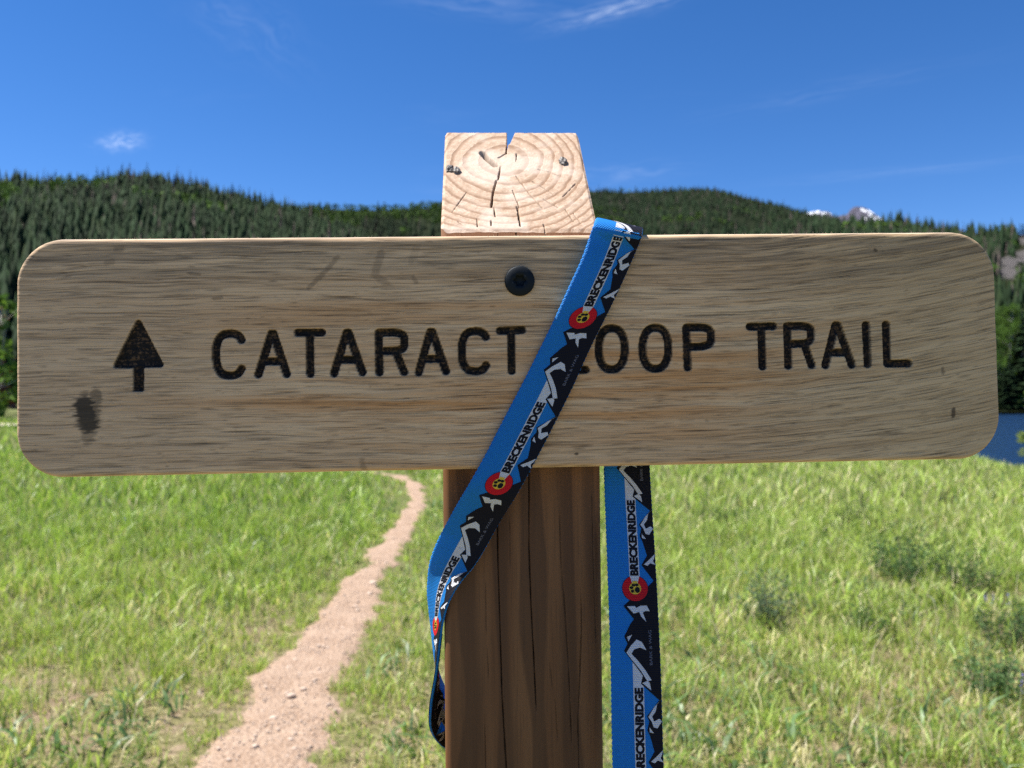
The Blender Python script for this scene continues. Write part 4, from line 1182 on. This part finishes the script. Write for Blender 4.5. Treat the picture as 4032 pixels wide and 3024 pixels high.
# cathedral figure: nested arches low on the face
xc_ = N_.math('SUBTRACT', x_, N_.math('MULTIPLY', N_.math('SUBTRACT', lo_, .5), .02))
fig = N_.math('ADD', N_.math('MULTIPLY', N_.math('ABSOLUTE', N_.math('ADD', xc_, -.006)), 58.0), N_.math('MULTIPLY', z_, 3.0))
fig = N_.math('ADD', fig, N_.math('MULTIPLY', lo_, 4.2))
fr_ = N_.math('FRACT', fig)
late = N_.math('MULTIPLY', N_.ramp(fr_, .25, .6), N_.ramp(fr_, 1.0, .90))
c = N_.mix(N_.ramp(md, .3, .7), (.15, .062, .022), (.20, .090, .034))
c = N_.mix(N_.math('MULTIPLY', late, .60), c, (.058, .024, .010))
c = N_.mix(N_.math('MULTIPLY', N_.ramp(fi, .50, .30), .35), c, (.055, .026, .011))
c = N_.mix(N_.attr('crack').outputs['Fac'], c, (.005, .004, .003))
raw = N_.math('MULTIPLY', N_.ramp(z_, 1.34, 1.375), .85)
c = N_.mix(raw, c, N_.mix(fi, (.20, .10, .05), (.36, .20, .11)))
N_.put(P_.inputs['Base Color'], c); P_.inputs['Roughness'].default_value = .62; P_.inputs['Specular IOR Level'].default_value = .35
N_.put(P_.inputs['Normal'], N_.bump(N_.math('ADD', fi, N_.math('MULTIPLY', late, .3)), .25, .0004))
mesh_obj('shaft', VSft, np.vstack(FS), m_post, post, smooth=True, attrs={'crack': np.concatenate(crw)})

# resin and lichen lumps on the cut top
m_res, N_, P_ = material('dried_resin')
tc = N_.new('ShaderNodeTexCoord').outputs['Object']
N_.put(P_.inputs['Base Color'], N_.mix(N_.ramp(N_.noise(tc, 600, 3, .7), .4, .6), (.03, .026, .022), (.24, .21, .18))); P_.inputs['Roughness'].default_value = .6
for i, (x, y, rx, ry) in enumerate([(276, 440, 36, 30), (340, 455, 32, 34), (1308, 372, 36, 40)]):
    bm = bmesh.new(); bmesh.ops.create_icosphere(bm, subdivisions=3, radius=1)
    cxy = tpx(x, y)
    for v in bm.verts:
        kk = 1 + .9 * (float(fbm(v.co.x * 2.3 + i * 5, v.co.y * 2.3 + v.co.z * 1.7, 70, 3)) - .5)
        v.co = Vector((v.co.x * kk * rx / 2.304 * .165e-3, v.co.y * kk * ry / 2.304 * .165e-3, v.co.z * kk * .0022))
        v.co.z += v.co.y * slope
    me = bpy.data.meshes.new('resin_lump'); bm.to_mesh(me); bm.free(); me.materials.append(m_res)
    o = bpy.data.objects.new('resin_lump', me); COL.objects.link(o); o.parent = post
    o.location = (cxy[0], cxy[1], zf + (cxy[1] + pa) * slope + .0008)

# ---- screw
m_scr, N_, P_ = material('coated_steel'); P_.inputs['Base Color'].default_value = (.010, .014, .018, 1); P_.inputs['Specular IOR Level'].default_value = .2; P_.inputs['Roughness'].default_value = .6; P_.inputs['Metallic'].default_value = .25
tc = N_.new('ShaderNodeTexCoord').outputs['Object']; N_.put(P_.inputs['Normal'], N_.bump(N_.noise(tc, 900, 3, .6), .25, .0003))
sx_, sz_ = bpx(2046, 1107)
scr = empty('screw'); scr.parent = bd; scr.location = (sx_, 0, sz_)
n_ = 72; sr = 59 * .452 / FPX
prof = [(1.0, .0004), (1.0, -.0008), (.97, -.0016), (.90, -.0020), (.60, -.0024), (None, -.0025), (None, -.0004), (0.02, -.0004)]
V = []; F = []
for rr_, yy_ in prof:
    for j in range(n_):
        a = j / n_ * 2 * math.pi
        ra = sr * rr_ if rr_ else .0030 * (1 + .13 * math.cos(6 * a))
        V.append((ra * math.cos(a), yy_, ra * math.sin(a)))
for i in range(len(prof) - 1):
    for j in range(n_): F.append((i * n_ + j, i * n_ + (j + 1) % n_, (i + 1) * n_ + (j + 1) % n_, (i + 1) * n_ + j))
F.append(tuple(range((len(prof) - 1) * n_, len(prof) * n_)))
o = mesh_obj('screw_head', V, F, m_scr, scr, smooth=True)
V = []; F = []
for k_, yy_ in enumerate((-.0004, .016)):
    for j in range(16):
        a = j / 16 * 6.283; V.append((.0028 * math.cos(a), yy_, .0028 * math.sin(a)))
F = [(j, (j + 1) % 16, 16 + (j + 1) % 16, 16 + j) for j in range(16)]
mesh_obj('screw_shank', V, F, m_scr, scr)

# ================================================================== LEASH
SW = .0265
ST = []   # stations: (blue edge point, black edge point)
def stn(lx, ly, ld, rx, ry, rd_): ST.append((at(lx, ly, ld), at(rx, ry, rd_)))
def fdep(px, py, off): return board_depth(px, py) - off
# lower end hanging free, then up behind the board
stn(2470, 5200, .432, 2672, 5200, .432); stn(2452, 4300, .425, 2654, 4300, .425); stn(2432, 3600, .426, 2634, 3600, .426)
stn(2412, 3024, .430, 2613, 3024, .430); stn(2403.5, 2600, .441, 2600, 2600, .441); stn(2390, 2200, .458, 2580, 2200, .458)
stn(2377, 1837, .477, 2558, 1837, .477); stn(2364, 1400, .482, 2543, 1400, .482); stn(2354, 1080, .483, 2532, 1080, .483); stn(2351, 955, .480, 2530, 970, .479)
# fold over the top edge
stn(2351, 885, .474, 2530, 915, .474); stn(2350, 862, .463, 2531, 903, .463); stn(2344, 868, .4515, 2530, 908, .4520); stn(2334, 895, .4455, 2525, 936, .4475)
# diagonal across the face
for (lx, ly, rx, ry, ol, orr) in [(2320, 935, 2511, 972, .0050, .0030), (2285, 1019, 2487, 1040, .0052, .0026), (2241, 1120, 2440, 1140, .0046, .0022), (2190, 1240, 2384, 1250, .0034, .0020), (2133, 1358, 2322, 1375, .0026, .0019), (2062, 1500, 2252, 1530, .0022, .0019), (1978, 1660, 2165, 1705, .0021, .0020), (1916, 1781, 2100, 1830, .0022, .0024)]:
    stn(lx, ly, fdep(lx, ly, ol), rx, ry, fdep(rx, ry, orr))
# from the board round the post
stn(1850, 1900, .4450, 2036, 1945, .4470); stn(1797, 1990, .4510, 1975, 2042, .4545); stn(1749, 2080, .4580, 1917, 2145, .4570); stn(1712, 2163, .4650, 1866, 2226, .4575); stn(1690, 2240, .4725, 1822, 2280, .4580)
stn(1683, 2320, .4800, 1782, 2345, .4590); stn(1690, 2400, .4855, 1756, 2404, .4620); stn(1699, 2480, .4915, 1741, 2470, .4665); stn(1707, 2550, .4945, 1731, 2545, .4690)
stn(1717, 2610, .4985, 1722, 2620, .4722); stn(1731, 2660, .5040, 1711, 2690, .4790); stn(1752, 2705, .5110, 1698, 2765, .4870); stn(1775, 2735, .5190, 1692, 2835, .4960)
stn(1800, 2755, .5290, 1698, 2890, .5080); stn(1826, 2770, .5420, 1718, 2935, .5240); stn(1856, 2785, .5560, 1752, 2965, .5420); stn(1910, 2800, .5690, 1815, 2985, .5610); stn(2000, 2815, .5740, 1935, 2995, .5740)
stn(2120, 2840, .5760, 2090, 3010, .5780); stn(2230, 2910, .5780, 2140, 3060, .5800); stn(2300, 3040, .5800, 2150, 3130, .5820); stn(2310, 3250, .5800, 2150, 3270, .5820); stn(2310, 3600, .5800, 2150, 3610, .5820)
def catmull(P, m):
    P = np.array(P); Q = np.vstack([2 * P[0] - P[1], P, 2 * P[-1] - P[-2]]); out = []
    t = np.linspace(0, 1, m, endpoint=False)[:, None]
    for i in range(1, len(Q) - 2):
        p0, p1, p2, p3 = Q[i - 1], Q[i], Q[i + 1], Q[i + 2]
        out.append(.5 * ((2 * p1) + (-p0 + p2) * t + (2 * p0 - 5 * p1 + 4 * p2 - p3) * t ** 2 + (-p0 + 3 * p1 - 3 * p2 + p3) * t ** 3))
    return np.vstack(out + [P[-1:]])
Ls = catmull([tuple(a) for a, b in ST], 24); Rs = catmull([tuple(b) for a, b in ST], 24)
Cn = (Ls + Rs) / 2; wdv = Rs - Ls; wl = np.linalg.norm(wdv, axis=1)[:, None]
wdv = wdv / wl
wl = np.clip(wl, SW * .97, SW * 1.03)          # webbing keeps its width
S = np.r_[0, np.cumsum(np.linalg.norm(np.diff(Cn, axis=0), axis=1))]
Sd = np.arange(0, S[-1], .00065)
it = lambda A: np.stack([np.interp(Sd, S, A[:, i]) for i in range(3)], 1)
Cd = it(Cn); Wd = it(wdv); Wd /= np.linalg.norm(Wd, axis=1)[:, None]; wld = np.interp(Sd, S, wl[:, 0])
def smooth(A, k):
    ker = np.hanning(k + 2)[1:-1]; ker /= ker.sum(); pad = np.pad(A, ((k // 2, k // 2), (0, 0)), 'edge')
    return np.stack([np.convolve(pad[:, i], ker, 'valid') for i in range(A.shape[1])], 1)
Cd = smooth(Cd, 7); Wd = smooth(Wd, 21); Wd /= np.linalg.norm(Wd, axis=1)[:, None]
Td = np.gradient(Cd, axis=0); Td /= np.linalg.norm(Td, axis=1)[:, None]
Nd = np.cross(Wd, Td); Nd /= np.linalg.norm(Nd, axis=1)[:, None]
i_f = int(np.argmin(np.linalg.norm(Cd - np.array(at(2080, 1640, .44)), axis=1)))
if Nd[i_f][1] > 0: Nd = -Nd            # outer side faces the camera on the diagonal
TH = .0017
def on_strap(s, t, h):
    """s along (m), t across 0..1, h above centre plane along the outer normal"""
    s = np.asarray(s); t = np.asarray(t); h = np.asarray(h)
    g = lambda A: np.stack([np.interp(s, Sd, A[:, i]) for i in range(3)], -1)
    return g(Cd) + g(Wd) * ((t - .5) * np.interp(s, Sd, wld))[..., None] + g(Nd) * h[..., None]
cols = np.array([0, .02, .06, .2, .4, .6, .8, .94, .98, 1.0])
ns = len(Sd); par = np.where((np.arange(ns) // 2) % 2 == 0, 1, -1)
V = []; UV = []
for sgn in (1, -1):
    for ci, t in enumerate(cols):
        prof_h = {0: .25, .02: .8, .06: 1.0}.get(min(t, round(1 - t, 3)), 1.0)
        tj = t + (0 if .05 < t < .95 else (-1 if t < .5 else 1) * .005 * par)
        V.append(on_strap(Sd, np.full(ns, 0) + tj, np.full(ns, sgn * TH / 2 * prof_h)))
        UV.append(np.stack([Sd, np.full(ns, t * SW), np.full(ns, float(sgn))], 1))
nc_ = len(cols)
Vst = np.stack(V, 0)          # (2*nc, ns, 3)
order = list(range(nc_)) + list(range(2 * nc_ - 1, nc_ - 1, -1))
Vst = Vst[order]; UVs = np.stack(UV, 0)[order]
tot = 2 * nc_
idx = np.arange(tot * ns).reshape(tot, ns)
F = []
for a in range(tot):
    b = (a + 1) % tot
    F.append(np.stack([idx[a, :-1], idx[a, 1:], idx[b, 1:], idx[b, :-1]], 1))
def strap_mat(name, col, trans, spec=.16):
    m, n_, p = material(name)
    uv = n_.attr('weave').outputs['Vector']
    us, ut, _ = n_.xyz(uv)
    rib = n_.math('SINE', n_.math('MULTIPLY', us, 2 * math.pi / .0009)); wv_ = n_.math('SINE', n_.math('ADD', n_.math('MULTIPLY', ut, 2 * math.pi / .0012), n_.math('MULTIPLY', us, 2 * math.pi / .0018)))
    hh = n_.math('MULTIPLY_ADD', rib, .6, n_.math('MULTIPLY', wv_, .5))
    shade = n_.math('MULTIPLY_ADD', wv_, .12, 1.0)
    c_ = n_.vmath('SCALE', tuple(col), shade)
    n_.put(p.inputs['Base Color'], c_); p.inputs['Roughness'].default_value = .5; p.inputs['Specular IOR Level'].default_value = spec
    p.inputs['Roughness'].default_value = .6
    nb = n_.bump(hh, .6, .0003); n_.put(p.inputs['Normal'], nb)
    if trans > 0:
        tr_ = n_.new('ShaderNodeBsdfTranslucent'); n_.put(tr_.inputs['Color'], c_)
        mx_ = n_.new('ShaderNodeMixShader'); mx_.inputs[0].default_value = trans
        n_.l.new(p.outputs[0], mx_.inputs[1]); n_.l.new(tr_.outputs[0], mx_.inputs[2]); n_.l.new(mx_.outputs[0], n_.n['Material Output'].inputs['Surface'])
    return m
m_blue = strap_mat('webbing_blue', (.022, .255, .70), .30); m_black = strap_mat('print_black', (.007, .007, .013), 0); m_white = strap_mat('print_white', (.68, .68, .70), .1)
m_red = strap_mat('print_red', (.60, .010, .020), .05); m_yel = strap_mat('print_yellow', (.75, .50, .05), .05); m_grey = strap_mat('print_grey', (.16, .16, .20), 0)

leash = empty('leash', (float(Cd[i_f][0]), float(Cd[i_f][1]), float(Cd[i_f][2])))
tag(leash, 'blue and black dog leash printed with mountains, draped over the wooden sign', 'leash')
Minv = Matrix.Translation(-leash.location)
Lo = np.array(leash.location)
o = mesh_obj('webbing', Vst.reshape(-1, 3) - Lo, np.vstack(F), m_blue, leash, smooth=True)
aw = o.data.attributes.new('weave', 'FLOAT_VECTOR', 'POINT'); aw.data.foreach_set('vector', UVs.reshape(-1, 3).astype(np.float32).ravel())

def s_near(px, py, d, lo=0, hi=1e9):
    q = np.array(at(px, py, d)); dd = np.linalg.norm(Cd - q, axis=1); dd[(Sd < lo) | (Sd > hi)] = 9
    return Sd[int(np.argmin(dd))]
i_top = int(np.argmax(Cd[:, 2])); S_top = Sd[i_top]
sA = s_near(2492, 2319, .452, 0, S_top); sE1 = s_near(2285, 1249, .447, S_top); sE2 = s_near(1960, 1905, .445, S_top)
PER = sE2 - sE1

# print design, in strap widths: sig along the reading direction, t across from the blue edge
def k4(x, y):
    L_ = 1418 + (y - 170) * .0349; W_ = 354 + (y - 170) * .0195; return ((1103 - y) / 368.0, (x - L_) / W_)
def k5(x, y):
    L_ = 1470 + .0202 * y; W_ = 350 + .0157 * y; return (-(y - 32) / (352 + .008 * y), (x - L_) / W_)
A4 = lambda *p: [k4(*q) for q in p]
A5 = lambda *p: [k5(*q) for q in p]
v0 = k4(1788, 468); v1 = k5(1835, 825)
MOUNT = A4((1805, 468), (1788, 470), (1685, 605), (1703, 640), (1690, 700), (1712, 745), (1745, 850), (1703, 925), (1795, 1045), (1735, 1105), (1610, 1195)) + \
        A5((1578, 157), (1650, 252), (1622, 290), (1580, 375), (1603, 425), (1578, 475), (1640, 555), (1712, 650), (1698, 705), (1835, 825))
# close along the right edge, just inside the selvage
MOUNT = [(s, min(t, .993)) for s, t in MOUNT]
MOUNT.append((MOUNT[-1][0], .993)); MOUNT.append((MOUNT[0][0], .993))
BAND = A4((1613, 1020), (1690, 1020), (1654, 310), (1575, 222))
SNOW = [A5((1603, 160), (1660, 158), (1668, 172), (1700, 156), (1745, 155), (1765, 195), (1735, 193), (1715, 205), (1740, 272), (1702, 232), (1690, 200), (1650, 212)),
        A5((1600, 378), (1637, 362), (1610, 408)),
        A5((1595, 488), (1625, 442), (1668, 396), (1705, 412), (1738, 470), (1692, 452), (1650, 465), (1630, 495), (1680, 548), (1730, 610), (1775, 680), (1745, 690), (1700, 618), (1640, 545)),
        A5((1708, 700), (1745, 685), (1762, 700), (1772, 752)),
        A4((1788, 482), (1755, 520), (1747, 570), (1722, 605), (1737, 640), (1775, 620), (1792, 640), (1762, 688), (1735, 680), (1720, 640), (1695, 608), (1735, 540)),
        A4((1705, 680), (1738, 722), (1708, 715)),
        A4((1722, 920), (1760, 885), (1805, 840), (1800, 870), (1790, 895), (1812, 925), (1770, 910), (1750, 930))]
ec = k4(1655, 1103)
def disc(cx_, cy_, r_, n_=32, sx=1.0, sy=1.0, rot=0):
    out = []
    for k in range(n_):
        a = k / n_ * 2 * math.pi; u, v = r_ * sx * math.cos(a), r_ * sy * math.sin(a)
        out.append((cx_ + u * math.cos(rot) - v * math.sin(rot), cy_ + u * math.sin(rot) + v * math.cos(rot)))
    return out
WEDGE = [(ec[0] + .02, ec[1] - .03), (ec[0] + .02, ec[1] + .03), (ec[0] + .262, ec[1] + .10), (ec[0] + .262, ec[1] - .10)]
WEDGE_Y = [(ec[0] + .0, ec[1] - .03), (ec[0], ec[1] + .03), (ec[0] + .155, ec[1] + .055), (ec[0] + .155, ec[1] - .055)]
PAW = [disc(ec[0] - .03, ec[1] + .045, .062, 14, 1.0, .85)] + [disc(ec[0] + a, ec[1] + b, .030, 10, 1, 1.3) for a, b in ((-.055, -.055), (.015, -.075), (.068, -.03), (.072, .035))]

def flat_bm(polys):
    bm = bmesh.new()
    for poly in polys:
        tri = tessellate_polygon([[Vector((a, b, 0)) for a, b in poly]])
        vs_ = [bm.verts.new((a, b, 0)) for a, b in poly]
        for t in tri:
            try: bm.faces.new([vs_[i] for i in t])
            except ValueError: pass
    return bm
def text_bm(body, s0, s1, tbase, height, bold):
    cu = bpy.data.curves.new('lettering', 'FONT'); cu.body = body; cu.offset = bold; cu.resolution_u = 3
    ob = bpy.data.objects.new('lettering', cu); COL.objects.link(ob)
    dg = bpy.context.evaluated_depsgraph_get(); me = bpy.data.meshes.new_from_object(ob.evaluated_get(dg))
    bpy.data.objects.remove(ob); bpy.data.curves.remove(cu)
    bm = bmesh.new(); bm.from_mesh(me); bpy.data.meshes.remove(me)
    xs_ = [v.co.x for v in bm.verts]; ys_ = [v.co.y for v in bm.verts]
    x0, x1, y0, y1 = min(xs_), max(xs_), min(ys_), max(ys_)
    for v in bm.verts:
        v.co = Vector((s0 + (v.co.x - x0) / (x1 - x0) * (s1 - s0), tbase - (v.co.y - y0) / (y1 - y0) * height, 0))
    bmesh.ops.triangulate(bm, faces=bm.faces)
    return bm
WORD_BOX = (.262, 1.90)
def lay(bm_src, s_e, direction, side, layer, name, mat, parent, srange):
    """wrap a flat design piece onto the strap"""
    bm = bm_src.copy()
    for v in bm.verts: v.co.x = s_e + direction * v.co.x * SW * SCL
    lo = min(v.co.x for v in bm.verts); hi = max(v.co.x for v in bm.verts)
    if hi < srange[0] or lo > srange[1]:
        bm.free(); return None
    for cut, sg in ((srange[0], 1), (srange[1], -1)):
        if lo < cut < hi:
            bmesh.ops.bisect_plane(bm, geom=bm.verts[:] + bm.edges[:] + bm.faces[:], plane_co=(cut, 0, 0), plane_no=(1, 0, 0), clear_inner=sg > 0, clear_outer=sg < 0)
    if not bm.faces: bm.free(); return None
    lo = min(v.co.x for v in bm.verts); hi = max(v.co.x for v in bm.verts)
    k = math.ceil(lo / .0022) * .0022
    while k < hi:
        bmesh.ops.bisect_plane(bm, geom=bm.verts[:] + bm.edges[:] + bm.faces[:], plane_co=(k, 0, 0), plane_no=(1, 0, 0)); k += .0022
    bmesh.ops.triangulate(bm, faces=bm.faces)
    co = np.array([v.co[:] for v in bm.verts])
    P = on_strap(co[:, 0], co[:, 1], np.full(len(co), side * (TH / 2 + .00005 + layer * .00006))) - Lo
    faces = np.array([[v.index for v in f_.verts] for f_ in bm.faces]); bm.free()
    o = mesh_obj(name, P, faces, mat, parent, smooth=True)
    aw = o.data.attributes.new('weave', 'FLOAT_VECTOR', 'POINT'); aw.data.foreach_set('vector', np.stack([co[:, 0], co[:, 1] * SW, np.zeros(len(co))], 1).astype(np.float32).ravel())
    return o
SCL = PER / (SW * 3.86)
b_word = text_bm('BRECKENRIDGE', WORD_BOX[0], WORD_BOX[1], .636, .178, .062)
b_small = text_bm('BARK & WAG', k5(1760, 575)[0], k5(1760, 330)[0], k5(1778, 450)[1], .058, .0)
B = dict(mount=flat_bm([MOUNT]), band=flat_bm([BAND]), red=flat_bm([disc(ec[0], ec[1], .258, 40)]), rim=flat_bm([disc(ec[0], ec[1], .268, 40)]), wedge=flat_bm([WEDGE]), yel=flat_bm([disc(ec[0], ec[1], .122, 28)]), yw=flat_bm([WEDGE_Y]), paw=flat_bm(PAW))
def print_run(s_e, direction, side, srange):
    for n_ in range(-9, 10):
        c = s_e + n_ * PER * (1 if direction < 0 else -1)
        if c < srange[0] - PER or c > srange[1] + PER: continue
        lay(B['band'], c, direction, side, 0, 'printed_stripe', m_white, leash, srange)
        mo = lay(B['mount'], c, direction, side, 1, 'printed_mountains', m_black, leash, srange)
        if mo:
            for sp in SNOW:
                bm = flat_bm([sp]); lay(bm, c, direction, side, 2, 'snow_patch', m_white, mo, srange); bm.free()
            lay(b_small, c, direction, side, 2, 'small_lettering', m_grey, mo, srange)
        lay(b_word, c, direction, side, 1, 'printed_word', m_black, leash, srange)
        em = lay(B['red'], c, direction, side, 2.6, 'printed_emblem', m_red, leash, srange)
        if em:
            lay(B['rim'], c, direction, side, 2, 'emblem_outline', m_black, em, srange)
            lay(B['wedge'], c, direction, side, 3.2, 'emblem_gap', m_white, em, srange)
            lay(B['yel'], c, direction, side, 3.8, 'emblem_sun', m_yel, em, srange); lay(B['yw'], c, direction, side, 4.4, 'emblem_gap', m_yel, em, srange)
            lay(B['paw'], c, direction, side, 5, 'paw_print', m_black, em, srange)
S_end = Sd[-1]
print_run(sE1, -1, 1, (S_top - .03, S_end - .002))         # outer side: front diagonal and wrap
print_run(sA, 1, -1, (.001, S_top - .035))                 # the side that faces the viewer where it hangs
s_tw = s_near(1705, 2500, .48, S_top)
print_run(sE1 + .03, -1, -1, (s_tw, S_end - .002))         # reverse of the wrapped part
